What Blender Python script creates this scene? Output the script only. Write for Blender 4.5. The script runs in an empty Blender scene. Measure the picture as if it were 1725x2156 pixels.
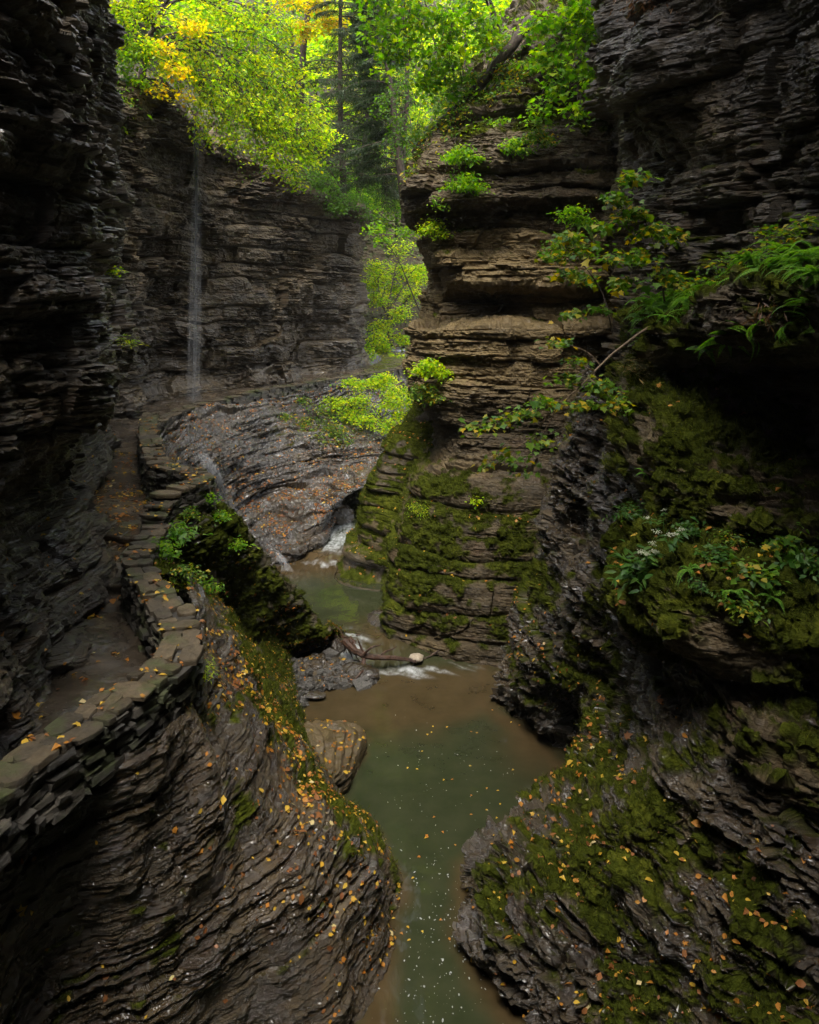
import bpy, math, random, time
import numpy as np
from mathutils import Vector, Matrix
T0 = time.time()
rng = np.random.default_rng(7)
random.seed(7)
C = bpy.context.scene.collection
DENS = 1.0            # vertices per rendered pixel along each direction of a rock face

# ------------------------------------------------------------------ camera geometry
H, F, CX, VH = 8.0, 1700.0, 862.5, 625.0      # eye height, focal length (in 1725-px picture units), centre column, horizon row

def P(u, v, z):                                # point of height z seen at picture point (u, v)
    y = (H - z) * F / (v - VH)
    return ((u - CX) * y / F, y, z)

def Yp(u, y, z):                               # point at distance y, height z in picture column u
    return ((u - CX) * y / F, y, z)

def Q(u, v, y):                                # point at distance y seen at (u, v)
    return ((u - CX) * y / F, y, H - (v - VH) * y / F)

# ------------------------------------------------------------------ noise
def _h(*a):
    h = np.zeros(np.broadcast(*a).shape, dtype=np.uint32)
    for k, q in zip((374761393, 668265263, 2246822519, 3266489917, 1274126177), a):
        h = h + np.asarray(q).astype(np.int64).astype(np.uint32) * np.uint32(k)
        h = (h ^ (h >> np.uint32(13))) * np.uint32(1274126177)
        h = h ^ (h >> np.uint32(16))
    return h.astype(np.float64) / 4294967295.0

def noise(p, scale=1.0, seed=0):
    q = p * scale
    i = np.floor(q).astype(np.int64)
    f = q - i
    f = f * f * (3 - 2 * f)
    r = 0
    for dx in (0, 1):
        wx = f[..., 0] if dx else 1 - f[..., 0]
        for dy in (0, 1):
            wy = f[..., 1] if dy else 1 - f[..., 1]
            for dz in (0, 1):
                wz = f[..., 2] if dz else 1 - f[..., 2]
                r = r + wx * wy * wz * _h(i[..., 0] + dx, i[..., 1] + dy, i[..., 2] + dz, np.int64(seed))
    return r * 2 - 1

def fbm(p, scale=1.0, octs=4, seed=0, gain=.5):
    a, r = 1.0, 0
    for k in range(octs):
        r = r + a * noise(p, scale, seed + 31 * k)
        scale *= 2.03
        a *= gain
    return r

def sstep(a, b, x):
    t = np.clip((x - a) / (b - a), 0, 1)
    return t * t * (3 - 2 * t)

_bounds = {}
def layer(s, tmin, tmax, seed):
    key = (tmin, tmax, seed)
    if key not in _bounds:
        r = np.random.default_rng(seed)
        t = tmin * (tmax / tmin) ** r.random(int(70 / (tmin * .5 + tmax * .5)) * 2)
        _bounds[key] = np.concatenate([[-20], -20 + np.cumsum(t)])
    b = _bounds[key]
    k = np.clip(np.searchsorted(b, s) - 1, 0, len(b) - 2)
    return k, (s - b[k]) / (b[k + 1] - b[k])

def bedding(p, dip=(0.012, 0.0), warp=.18, wscale=.25, seed=0):
    return p[..., 2] + dip[0] * p[..., 0] + dip[1] * p[..., 1] + warp * fbm(p, wscale, 3, seed) + .012 * noise(p, 3.1, seed + 5)

def rock_disp(p, big=.18, med=.10, thin=.03, block=.6, macro=.35, mscale=.45, seed=0, groove=.5, dip=(0.012, 0), bigt=(.4, 1.3), medt=(.07, .28), thint=(.02, .06), rough=.02, warp=.06):
    s = bedding(p, dip, warp=warp, seed=seed)
    d = macro * fbm(p * np.array([1, 1, .6]), mscale, 4, seed + 1)
    ang = .55
    ax = p[..., 0] * math.cos(ang) + p[..., 1] * math.sin(ang)
    ay = -p[..., 0] * math.sin(ang) + p[..., 1] * math.cos(ang)
    frac = .45 + .9 * sstep(-.35, .45, fbm(p * np.array([1, 1, 1.6]), .7, 3, seed + 2))     # where the rock is broken and where it is massive
    for amp, (t0, t1), w, sd in ((big, bigt, 1.9, 11), (med, medt, .6, 12), (thin, thint, .2, 13)):
        if amp <= 0:
            continue
        sj = s + .35 * t0 * noise(p, 1.6 / w, sd + seed)
        k, f = layer(sj, t0, t1, sd + seed)
        w_ = w * (.5 + 1.1 * _h(k, np.int64(sd)))
        jit = .5 * noise(p, 1.3 / w, sd)
        cx = np.floor(ax / w_ + 9 * _h(k, np.int64(sd + 1)) + jit)
        cy = np.floor(ay / w_ + 9 * _h(k, np.int64(sd + 2)) + jit)
        hb = _h(k, cx, cy, np.int64(sd + 3)) - .5
        hl = _h(k, np.int64(sd + 4)) - .5
        lat = noise(np.stack([ax * .9 / w, ay * .9 / w, k * 3.7], -1), 1, sd + 6)
        edge = np.abs(2 * f - 1) ** 6
        d = d + amp * (frac if amp is not big else 1) * ((1 - block) * hl * 1.1 + block * hb * 1.9 + lat * .7 - groove * edge * _h(k, np.int64(sd + 7)))
    if rough:
        d = d + rough * fbm(p, 7, 3, seed + 9) + .45 * rough * fbm(p * np.array([1, 1, 2.2]), 15, 2, seed + 19)
    return d

# ------------------------------------------------------------------ lofts
def pchip(X, t):
    """X: (n, ...) control values on 0..n-1, t: sample positions. Monotone cubic, no overshoot."""
    n = len(X)
    d = np.diff(X, axis=0)
    m = np.zeros_like(X)
    if n > 2:
        a, b = d[:-1], d[1:]
        same = (a * b) > 0
        den = np.where(same, a + b, 1)
        m[1:-1] = np.where(same, 2 * a * b / np.where(den == 0, 1, den), 0)
        # soften towards Catmull-Rom so curves do not flatten at every control point
        m[1:-1] = .55 * m[1:-1] + .45 * .5 * (a + b)
    m[0], m[-1] = d[0], d[-1]
    i = np.clip(np.floor(t).astype(int), 0, n - 2)
    f = (t - i).reshape((-1,) + (1,) * (X.ndim - 1))
    f2, f3 = f * f, f * f * f
    return (2 * f3 - 3 * f2 + 1) * X[i] + (f3 - 2 * f2 + f) * m[i] + (-2 * f3 + 3 * f2) * X[i + 1] + (f3 - f2) * m[i + 1]

RS = 819 / 1725.0
def px(p):
    y = np.maximum(p[..., 1], 2.5)
    return np.stack([p[..., 0] * F / y, -(p[..., 2] - H) * F / y], -1) * RS

def counts(G, axis, dens, cap):
    """samples per control interval along axis, from its length in rendered pixels"""
    A = np.moveaxis(G, axis, 0)
    s = px(A)
    screen = np.linalg.norm(np.diff(s, axis=0), axis=-1)
    world = np.linalg.norm(np.diff(A, axis=0), axis=-1)
    mid = (s[1:] + s[:-1]) / 2 + np.array([409.5, VH * RS])
    span = np.abs(s[1:] - s[:-1]) / 2 + 25
    vis = ((A[:-1, ..., 1] > 3) & (A[1:, ..., 1] > 3) & (mid[..., 0] > -span[..., 0]) & (mid[..., 0] < 819 + span[..., 0])
           & (mid[..., 1] > -span[..., 1]) & (mid[..., 1] < 1024 + span[..., 1]))
    L = np.where(vis, np.maximum(screen, np.minimum(world * 6, 60)), np.minimum(world * 3, 40))
    L = np.sort(L, axis=1)
    n = L[:, int(round((L.shape[1] - 1) * .85))] * dens
    return np.clip(np.ceil(n), 2, cap).astype(int)

def loft(rows, dens=None, cap=170, dv=1.0, du=1.0):
    G = np.array(rows, dtype=float)
    dens = dens or DENS
    nr = counts(G, 0, dens * dv, cap)
    nc = counts(G, 1, dens * du, cap)
    tr = np.concatenate([i + np.arange(k) / k for i, k in enumerate(nr)] + [[len(nr)]])
    tc = np.concatenate([i + np.arange(k) / k for i, k in enumerate(nc)] + [[len(nc)]])
    S = pchip(G, tr)
    S = np.moveaxis(pchip(np.moveaxis(S, 1, 0), tc), 0, 1)
    return S

def grid_normals(S):
    a = np.gradient(S, axis=0)
    b = np.gradient(S, axis=1)
    n = np.cross(a, b)
    return n / np.maximum(np.linalg.norm(n, axis=-1, keepdims=True), 1e-9)

def smooth_grid(S, it):
    for _ in range(it):
        S = S.copy()
        S[1:-1] = .25 * S[:-2] + .5 * S[1:-1] + .25 * S[2:]
        S[:, 1:-1] = .25 * S[:, :-2] + .5 * S[:, 1:-1] + .25 * S[:, 2:]
    return S

def mesh_np(name, V, Fq, mat=None, attrs=None, smooth=False, parent=None):
    """V (n,3); Fq (m,k) faces of one size"""
    me = bpy.data.meshes.new(name)
    V = np.ascontiguousarray(V, dtype=np.float32).reshape(-1, 3)
    Fq = np.ascontiguousarray(Fq, dtype=np.int32)
    k = Fq.shape[1]
    me.vertices.add(len(V))
    me.vertices.foreach_set('co', V.ravel())
    me.loops.add(Fq.size)
    me.loops.foreach_set('vertex_index', Fq.ravel())
    me.polygons.add(len(Fq))
    me.polygons.foreach_set('loop_start', np.arange(0, Fq.size, k, dtype=np.int32))
    me.polygons.foreach_set('loop_total', np.full(len(Fq), k, dtype=np.int32))
    me.polygons.foreach_set('use_smooth', np.full(len(Fq), bool(smooth)))
    if attrs is not None:
        a = me.color_attributes.new('mask', 'FLOAT_COLOR', 'POINT')
        c = np.zeros((len(V), 4), np.float32)
        c[:, :attrs.shape[1]] = attrs
        a.data.foreach_set('color', c.ravel())
    me.update()
    me.validate(verbose=False)
    o = bpy.data.objects.new(name, me)
    C.objects.link(o)
    if mat:
        me.materials.append(mat)
    if parent:
        o.parent = parent
    return o

def tag(o, label=None, cat=None, group=None, kind=None):
    if label: o['label'] = label
    if cat: o['category'] = cat
    if group: o['group'] = group
    if kind: o['kind'] = kind
    return o

def empty(name, loc=(0, 0, 0), **kw):
    o = bpy.data.objects.new(name, None)
    o.empty_display_size = .1
    C.objects.link(o)
    o.location = loc
    return tag(o, **kw)

def grid_faces(n, m):
    i = np.arange(n * m).reshape(n, m)
    return np.stack([i[:-1, :-1], i[:-1, 1:], i[1:, 1:], i[1:, :-1]], -1).reshape(-1, 4)

SURF = {}            # kept for scattering: name -> (points, normals, masks)
def rock(name, rows, flip=False, disp=None, hor=.7, moss=None, wet=None, warm=None, mat=None, label=None, cat=None, kind='structure',
         dens=None, dv=1.0, du=1.0, pre=2, mossbump=.025, cap=170, fade=None, key=None, smooth=False):
    S = loft(rows, dens, cap, dv, du)
    S = smooth_grid(S, pre)
    N = grid_normals(S)
    if flip:
        N = -N
    nh = N * np.array([1, 1, .25])
    nh /= np.maximum(np.linalg.norm(nh, axis=-1, keepdims=True), 1e-6)
    steep = sstep(.15, .75, 1 - np.abs(N[..., 2]))[..., None]
    D = N * (1 - hor * steep) + nh * hor * steep
    D /= np.maximum(np.linalg.norm(D, axis=-1, keepdims=True), 1e-6)
    d = rock_disp(S, **(disp or {}))
    if fade is not None:
        d = d * fade(S)
    S2 = S + D * d[..., None]
    N2 = grid_normals(S2)
    if flip:
        N2 = -N2
    N2s = grid_normals(smooth_grid(S2, 3))
    if flip:
        N2s = -N2s
    up = N2s[..., 2]
    m = np.zeros(S.shape[:2])
    nz = fbm(S2, 1.3, 4, 77) * .50 + fbm(S2, 4.5, 3, 78) * .42
    if moss is not None:
        b = moss(S, N) if callable(moss) else moss
        m = sstep(.0, .28, nz + b - .5 + .55 * (up - .35))
        S2 = S2 + N2s * (m * (mossbump * (.55 + 1.3 * fbm(S2, 5.5, 3, 80) + .5 * fbm(S2, 22, 2, 81))))[..., None]
    w = wet(S, N) if callable(wet) else np.full(m.shape, wet if wet is not None else .2)
    t = warm(S, N) if callable(warm) else np.full(m.shape, warm if warm is not None else .3)
    A = np.stack([m, w, t], -1).reshape(-1, 3)
    Fq = grid_faces(*S.shape[:2])
    if flip:
        Fq = Fq[:, ::-1]
    o = mesh_np(name, S2, Fq, mat, A, smooth=smooth)
    tag(o, label, cat, None, kind)
    SURF[key or label or name] = (S2, N2s, m)
    return o

# ------------------------------------------------------------------ materials
class NT:
    def __init__(s, name):
        s.m = bpy.data.materials.new(name)
        s.m.use_nodes = True
        s.t = s.m.node_tree
        s.t.nodes.clear()
        s.out = s.n('ShaderNodeOutputMaterial')
    def n(s, typ, **kw):
        x = s.t.nodes.new(typ)
        for k, v in kw.items():
            if k in x.inputs.keys():
                x.inputs[k].default_value = v
            else:
                setattr(x, k, v)
        return x
    def l(s, a, b):
        s.t.links.new(a, b)
    def sin(s, node, name, val):
        i = node.inputs[name]
        if hasattr(val, 'is_output') or isinstance(val, bpy.types.NodeSocket):
            s.l(val, i)
        else:
            i.default_value = val
    def mix(s, fac, a, b):
        x = s.n('ShaderNodeMix', data_type='RGBA')
        for i, v in ((0, fac), (6, a), (7, b)):
            if isinstance(v, bpy.types.NodeSocket): s.l(v, x.inputs[i])
            else: x.inputs[i].default_value = v if i == 0 else (tuple(v) + (1,))[:4]
        return x.outputs[2]
    def math(s, op, a, b=0.0, c=None, clamp=False):
        x = s.n('ShaderNodeMath', operation=op)
        x.use_clamp = clamp
        for i, v in enumerate((a, b) if c is None else (a, b, c)):
            if isinstance(v, bpy.types.NodeSocket): s.l(v, x.inputs[i])
            else: x.inputs[i].default_value = v
        return x.outputs[0]
    def ramp(s, fac, stops):
        x = s.n('ShaderNodeValToRGB')
        e = x.color_ramp.elements
        while len(e) < len(stops): e.new(.5)
        for q, (p, c) in zip(e, stops):
            q.position = p
            q.color = (tuple(c) + (1,))[:4]
        s.l(fac, x.inputs[0])
        return x.outputs[0]
    def noise(s, vec, scale, detail=4, rough=.55):
        x = s.n('ShaderNodeTexNoise')
        x.inputs['Scale'].default_value = scale
        x.inputs['Detail'].default_value = detail
        x.inputs['Roughness'].default_value = rough
        s.l(vec, x.inputs['Vector'])
        return x.outputs['Fac']

def pos_vec(nt, sc=(1, 1, 1)):
    g = nt.n('ShaderNodeNewGeometry')
    m = nt.n('ShaderNodeMapping')
    m.inputs['Scale'].default_value = sc
    nt.l(g.outputs['Position'], m.inputs['Vector'])
    return m.outputs[0]

def rock_material(name, dark=(.0080, .0056, .0026), lite=(.112, .080, .037), tan=(.25, .175, .070), mossc=((.009, .012, .002), (.038, .046, .006), (.095, .100, .011)), rust=.25, rough=(.70, .12)):
    nt = NT(name)
    at = nt.n('ShaderNodeVertexColor', layer_name='mask')
    sep = nt.n('ShaderNodeSeparateColor')
    nt.l(at.outputs['Color'], sep.inputs[0])
    moss, wet, warm = sep.outputs[0], sep.outputs[1], sep.outputs[2]
    strat = pos_vec(nt, (.8, .8, 9))
    iso = pos_vec(nt)
    n1 = nt.noise(strat, 1.6, 6, .62)
    n2 = nt.noise(iso, .7, 5, .6)
    n3 = nt.noise(iso, 14, 4, .65)
    f = nt.math('ADD', nt.math('MULTIPLY', n1, .55), nt.math('MULTIPLY', n2, .45))
    f = nt.math('ADD', f, nt.math('MULTIPLY_ADD', n3, .34, -.17))
    n4 = nt.noise(pos_vec(nt, (1.6, 1.6, 42)), 1.3, 3, .6)
    f = nt.math('ADD', f, nt.math('MULTIPLY_ADD', n4, .30, -.15))
    n5 = nt.noise(iso, .45, 3, .55)
    f = nt.math('ADD', f, nt.math('MULTIPLY_ADD', n5, .5, -.25))
    base = nt.ramp(f, [(.34, dark), (.53, [(a + b) * .36 for a, b in zip(dark, lite)]), (.74, lite)])
    warmc = nt.ramp(f, [(.3, [c * .35 for c in tan]), (.55, [c * .7 for c in tan]), (.75, tan)])
    base = nt.mix(warm, base, warmc)
    rz = nt.noise(iso, 1.9, 3, .6)
    rfac = nt.math('MULTIPLY', nt.ramp(rz, [(.56, (0, 0, 0)), (.70, (1, 1, 1))]), rust)
    base = nt.mix(rfac, base, (.10, .042, .015))
    mn = nt.noise(iso, 9, 5, .7)
    mn2 = nt.noise(iso, 1.1, 3, .6)
    mcol = nt.ramp(nt.math('ADD', nt.math('MULTIPLY', mn, .6), nt.math('MULTIPLY', mn2, .4)), [(.33, mossc[0]), (.52, mossc[1]), (.70, mossc[2])])
    wn = nt.noise(iso, 3.3, 3, .6)
    wf = nt.math('MULTIPLY', wet, nt.ramp(wn, [(.3, (.35, .35, .35)), (.62, (1, 1, 1))]), clamp=True)
    wetc = nt.n('ShaderNodeMix', data_type='RGBA', blend_type='MULTIPLY')
    wetc.inputs[0].default_value = 1
    nt.l(base, wetc.inputs[6])
    nt.l(nt.mix(wf, (1, 1, 1), (.34, .275, .18)), wetc.inputs[7])
    base = wetc.outputs[2]
    col = nt.mix(moss, base, mcol)
    b = nt.n('ShaderNodeBsdfPrincipled')
    nt.l(col, b.inputs['Base Color'])
    dry = nt.math('SUBTRACT', 1.0, moss)
    wf = nt.math('MULTIPLY', wf, dry)
    r = nt.n('ShaderNodeMapRange')
    r.inputs['To Min'].default_value = rough[0]
    r.inputs['To Max'].default_value = rough[1]
    nt.l(wf, r.inputs['Value'])
    nt.l(r.outputs[0], b.inputs['Roughness'])
    nt.l(nt.math('MULTIPLY', dry, nt.math('MULTIPLY_ADD', wf, .75, .3)), b.inputs['Specular IOR Level'])
    nt.l(nt.math('MULTIPLY', wf, .6), b.inputs['Coat Weight'])      # film of water
    b.inputs['Coat Roughness'].default_value = .10
    b.inputs['Coat IOR'].default_value = 1.4
    bump = nt.n('ShaderNodeBump')
    bump.inputs['Strength'].default_value = .9
    bump.inputs['Distance'].default_value = .045
    s2 = nt.noise(pos_vec(nt, (1.2, 1.2, 14)), 5.0, 5, .7)
    hh = nt.math('ADD', nt.math('MULTIPLY', s2, .8), nt.math('MULTIPLY', nt.noise(iso, 24, 4, .7), .6))
    nt.l(hh, bump.inputs['Height'])
    nt.l(bump.outputs[0], b.inputs['Normal'])
    nt.l(b.outputs[0], nt.out.inputs[0])
    return nt.m

def leaf_material(name, cols, trans=.5, rough=.45, spec=.35):
    nt = NT(name)
    g = nt.n('ShaderNodeNewGeometry')
    k = len(cols)
    c = nt.ramp(g.outputs['Random Per Island'], [(i / max(k - 1, 1), q) for i, q in enumerate(cols)])
    b = nt.n('ShaderNodeBsdfPrincipled')
    nt.l(c, b.inputs['Base Color'])
    b.inputs['Roughness'].default_value = rough
    b.inputs['Specular IOR Level'].default_value = spec
    t = nt.n('ShaderNodeBsdfTranslucent')
    hs = nt.n('ShaderNodeHueSaturation')
    hs.inputs['Saturation'].default_value = 1.1
    hs.inputs['Value'].default_value = 2.1
    nt.l(c, hs.inputs['Color'])
    nt.l(hs.outputs[0], t.inputs['Color'])
    m = nt.n('ShaderNodeMixShader')
    m.inputs[0].default_value = trans
    nt.l(b.outputs[0], m.inputs[1])
    nt.l(t.outputs[0], m.inputs[2])
    nt.l(m.outputs[0], nt.out.inputs[0])
    return nt.m

def plain(name, c0, c1, scale=6, rough=.8, bump=.3, sc=(1, 1, 1), spec=.3):
    nt = NT(name)
    v = pos_vec(nt, sc)
    n = nt.noise(v, scale, 5, .65)
    c = nt.ramp(n, [(.32, c0), (.68, c1)])
    b = nt.n('ShaderNodeBsdfPrincipled')
    nt.l(c, b.inputs['Base Color'])
    b.inputs['Roughness'].default_value = rough
    b.inputs['Specular IOR Level'].default_value = spec
    bp = nt.n('ShaderNodeBump')
    bp.inputs['Strength'].default_value = bump
    bp.inputs['Distance'].default_value = .02
    nt.l(nt.noise(v, scale * 3, 5, .7), bp.inputs['Height'])
    nt.l(bp.outputs[0], b.inputs['Normal'])
    nt.l(b.outputs[0], nt.out.inputs[0])
    return nt.m

M_rock = rock_material('dark_shale')
# ================================================================== TERRAIN
def gauss(S, c, r):
    c = np.array(c)
    return np.exp(-((((S - c) / np.array(r)) ** 2).sum(-1)))

# ---- slope under the path wall (big worn rock on the near side of the stream)
bank = [
    [(-4.6, -14, 3.4), (-3.6, -14, 2.2), (-2.6, -14, 1.2), (-1.6, -14, .4), (-1.0, -14, -.6)],
    [(-3.2, 3, 4.1), (-3.1, 3.1, 3.0), (-2.9, 3.3, 1.9), (-2.5, 3.8, .9), (-1.5, 5, -.6)],
    [P(15, 1700, 4.15), P(30, 1850, 3.4), P(40, 2000, 2.6), P(60, 2156, 1.9), P(500, 2420, -.5)],
    [P(225, 1600, 4.0), P(250, 1780, 3.15), P(290, 1925, 2.3), P(350, 2070, 1.5), P(740, 2260, -.5)],
    [P(315, 1548, 4.0), P(385, 1700, 3.05), P(450, 1850, 2.15), P(560, 1990, 1.3), P(835, 2150, -.5)],
    [P(390, 1490, 3.9), P(470, 1600, 3.1), P(560, 1730, 2.3), P(690, 1880, 1.4), P(830, 1990, -.5)],
    [P(413, 1420, 4.0), P(500, 1500, 3.15), P(610, 1620, 2.35), P(730, 1745, 1.5), P(830, 1832, -.5)],
    [P(418, 1380, 4.05), P(510, 1455, 2.9), P(600, 1550, 1.95), P(690, 1670, 1.0), P(740, 1730, -.5)],
    [P(415, 1350, 4.1), P(500, 1415, 2.8), P(570, 1480, 1.8), P(615, 1550, .9), P(660, 1640, -.4)],
    [P(402, 1305, 4.2), P(480, 1370, 2.9), P(540, 1425, 1.9), P(585, 1465, 1.1), P(625, 1510, -.3)],
    [P(372, 1258, 4.28), P(450, 1310, 3.1), P(515, 1365, 2.0), P(560, 1405, 1.1), P(612, 1450, -.2)],
    [P(335, 1206, 4.3), P(420, 1250, 3.3), P(490, 1305, 2.2), P(545, 1355, 1.3), P(620, 1405, -.1)],
    [P(318, 1165, 4.3), P(392, 1195, 3.65), P(450, 1240, 2.9), P(510, 1305, 1.8), P(610, 1385, -.1)],
]
def bank_moss(S, N):
    x, y, z = S[..., 0], S[..., 1], S[..., 2]
    b = -.12 + .68 * sstep(8.6, 11.5, y) + .5 * gauss(S, (-2.2, 9, 3), (1.0, 1.2, .8)) + .35 * sstep(-.2, 2.0, x + .4 * y - 3.4) * 0
    return b + .35 * gauss(S, (-3.4, 7.4, 2.4), (.7, .9, 1.3)) + .22 * np.exp(-((x + .9) / .7) ** 2) * (y < 11) - .35 * (1 - sstep(.3, .9, z)) * (y < 11.5)
o = rock('rock_bank', bank, flip=True, mat=M_rock, moss=bank_moss, wet=1.0, warm=.25,
     disp=dict(big=.06, med=.034, thin=.020, block=.28, macro=.24, mscale=.8, seed=3, groove=.5, medt=(.025, .11), thint=(.010, .03), bigt=(.25, .8), dip=(.06, -.05), warp=.09, rough=.022),
     label='wet layered rock bank with fallen leaves below the stone wall', cat='rock bank')

# ---- mossy ridge that runs from the wall's bay down to the stream
ridge = [
    [P(318, 1160, 4.2), P(350, 1110, 4.4), P(395, 1060, 4.5), (-4.0, 14.9, 4.35), (-4.3, 16.2, 3.2), (-4.4, 17.5, 1.8)],
    [P(385, 1200, 3.6), P(432, 1138, 3.95), P(474, 1094, 4.0), (-3.3, 15.9, 3.6), (-3.9, 17.4, 2.2), (-4.0, 19.2, .8)],
    [P(445, 1250, 2.85), P(503, 1205, 2.87), P(541, 1178, 2.95), (-2.75, 16.9, 2.5), (-3.1, 18.6, 1.2), (-3.5, 20.5, .0)],
    [P(510, 1315, 1.75), P(560, 1277, 1.92), P(598, 1256, 2.0), (-2.3, 17.3, 1.6), (-2.4, 18.6, .6), (-2.6, 20.0, -.1)],
    [P(570, 1365, .85), P(615, 1324, 1.12), P(646, 1299, 1.2), (-2.0, 17.8, .9), (-2.0, 18.6, .2), (-2.0, 19.5, -.3)],
    [P(620, 1395, -.2), P(675, 1362, .35), P(701, 1334, .6), (-1.6, 18.4, .5), (-1.55, 18.7, .0), (-1.5, 19.0, -.4)],
    [P(640, 1400, -.5), P(695, 1378, -.2), P(716, 1348, -.1), (-1.45, 18.3, -.2), (-1.35, 18.6, -.4), (-1.3, 18.8, -.6)],
]
rock('rock_ridge', ridge, flip=True, mat=M_rock, moss=lambda S, N: 1.25 + .1 * sstep(1.0, 3.5, S[..., 2]) - .8 * (1 - sstep(.05, .6, S[..., 2])), wet=.5, warm=.2, mossbump=.05,
     disp=dict(big=.08, med=.065, thin=.025, block=.25, macro=.2, mscale=.7, seed=5, medt=(.04, .13), bigt=(.25, .6), dip=(.05, -.06)),
     label='mossy rock ridge running down from the wall to the stream', cat='rock ridge')

# ---- layered rock shelf reaching into the lower pool
_a = [P(600, 1515, .9), P(612, 1560, .9), P(636, 1630, .85), P(655, 1672, .6)]
_b = [P(718, 1538, .05), P(770, 1556, .05), P(748, 1645, .05), P(695, 1684, .05)]
shelf = []
for k_, (f_, z_) in enumerate([(0, 0), (.28, .62), (.40, .60), (.42, .54), (.56, .52), (.58, .46), (.70, .45), (.72, .38), (.83, .37), (.85, .29), (.93, .28), (.97, .16), (1.0, -.35)]):
    row_ = []
    for a_, b_ in zip(_a, _b):
        q_ = [a_[i_] + (b_[i_] - a_[i_]) * f_ for i_ in range(2)]
        row_.append((q_[0], q_[1], (a_[2] if k_ == 0 else z_)))
    shelf.append(row_)
rock('rock_shelf', shelf, flip=True, mat=M_rock, moss=-.6, wet=.7, warm=.6, dens=1.15,
     pre=0, disp=dict(big=.03, med=.045, thin=.02, block=.12, macro=.10, mscale=1.2, seed=8, medt=(.05, .12), groove=.6, rough=.01),
     label='low tan rock shelf with layered rim jutting into the pool', cat='rock shelf')

# ---- gravel bar
bar = [
    [P(560, 1395, .5), P(625, 1385, .32), P(690, 1378, .22), P(740, 1392, .08), P(770, 1400, -.1)],
    [P(575, 1425, .5), P(640, 1415, .26), P(700, 1410, .2), P(765, 1420, .1), P(805, 1424, -.1)],
    [P(595, 1450, .4), P(645, 1442, .18), P(700, 1438, .1), P(770, 1440, .03), P(812, 1442, -.12)],
    [P(605, 1480, .3), P(635, 1472, .06), P(665, 1466, -.06), P(720, 1462, -.12), P(800, 1460, -.2)],
    [P(615, 1510, .2), P(640, 1500, -.12), P(670, 1490, -.2), P(720, 1485, -.25), P(800, 1480, -.3)],
]
M_gravel = plain('wet_gravel', (.025, .024, .022), (.13, .12, .105), 30, .45, .9)
rock('gravel_bar', bar, mat=M_rock, moss=-2, wet=.8, warm=.35, dens=1.1,
     disp=dict(big=0, med=.0, thin=.0, macro=.05, mscale=2.2, seed=9, rough=.05),
     label='dark gravel bar with scattered leaves beside the rapids', cat='gravel bar')

# ---- bowl shaped slope under the far path
bowl = [
    [P(325, 985, 4.0), P(342, 915, 4.0), P(420, 872, 4.1), P(500, 855, 4.2), P(600, 832, 4.3), P(720, 810, 4.4), P(830, 790, 4.5), P(960, 780, 4.6)],
    [P(395, 1010, 3.2), P(415, 960, 3.35), P(470, 922, 3.5), P(540, 900, 3.55), P(640, 872, 3.65), P(740, 850, 3.75), P(840, 840, 3.8), P(960, 835, 3.8)],
    [P(440, 1060, 2.3), P(470, 1010, 2.5), P(520, 980, 2.6), P(590, 955, 2.7), P(680, 935, 2.8), P(770, 920, 2.9), P(850, 910, 2.9), P(960, 900, 2.9)],
    [P(480, 1110, 1.45), P(520, 1072, 1.55), P(570, 1040, 1.65), P(630, 1015, 1.85), P(700, 992, 2.0), P(775, 975, 2.1), P(850, 970, 2.1), P(960, 960, 2.1)],
    [P(530, 1160, .75), P(570, 1132, .9), P(610, 1112, 1.05), P(660, 1078, 1.3), P(722, 1030, 1.75), P(795, 1004, 1.95), P(860, 1000, 1.65), P(960, 990, 1.65)],
    [P(555, 1190, .4), P(600, 1168, .5), P(640, 1148, .65), P(672, 1102, 1.05), P(728, 1046, 1.6), P(800, 1016, 1.8), P(860, 1006, 1.8), P(960, 1000, 1.8)],
    [P(570, 1200, .15), P(622, 1182, .2), P(662, 1160, .3), P(676, 1135, .5), Yp(735, 29.5, 1.5), Yp(800, 30.5, 1.65), Yp(860, 30.5, 1.65), Yp(960, 30.5, 1.65)],
    [P(580, 1210, -.1), P(632, 1190, -.1), P(672, 1168, -.1), Yp(682, 26.5, .2), Yp(735, 32.5, .2), Yp(800, 33, .2), Yp(860, 31, .3), Yp(960, 31, .3)],
]
rock('rock_bowl', bowl, flip=False, mat=M_rock, moss=lambda S, N: -.75 + .75 * 1.25 * gauss(S, (-2.6, 29.5, 3.3), (3.4, 3.5, 1.3)), wet=1.0, warm=.16, dens=1.3, hor=.4, pre=1,
     disp=dict(big=.16, med=.19, thin=.04, block=.2, macro=.20, mscale=.4, seed=12, medt=(.07, .20), bigt=(.35, .9), groove=.7, dip=(.03, -.02), rough=.035, warp=.12),
     label='wet bowl of swirling rock layers below the far path', cat='rock slope')

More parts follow.
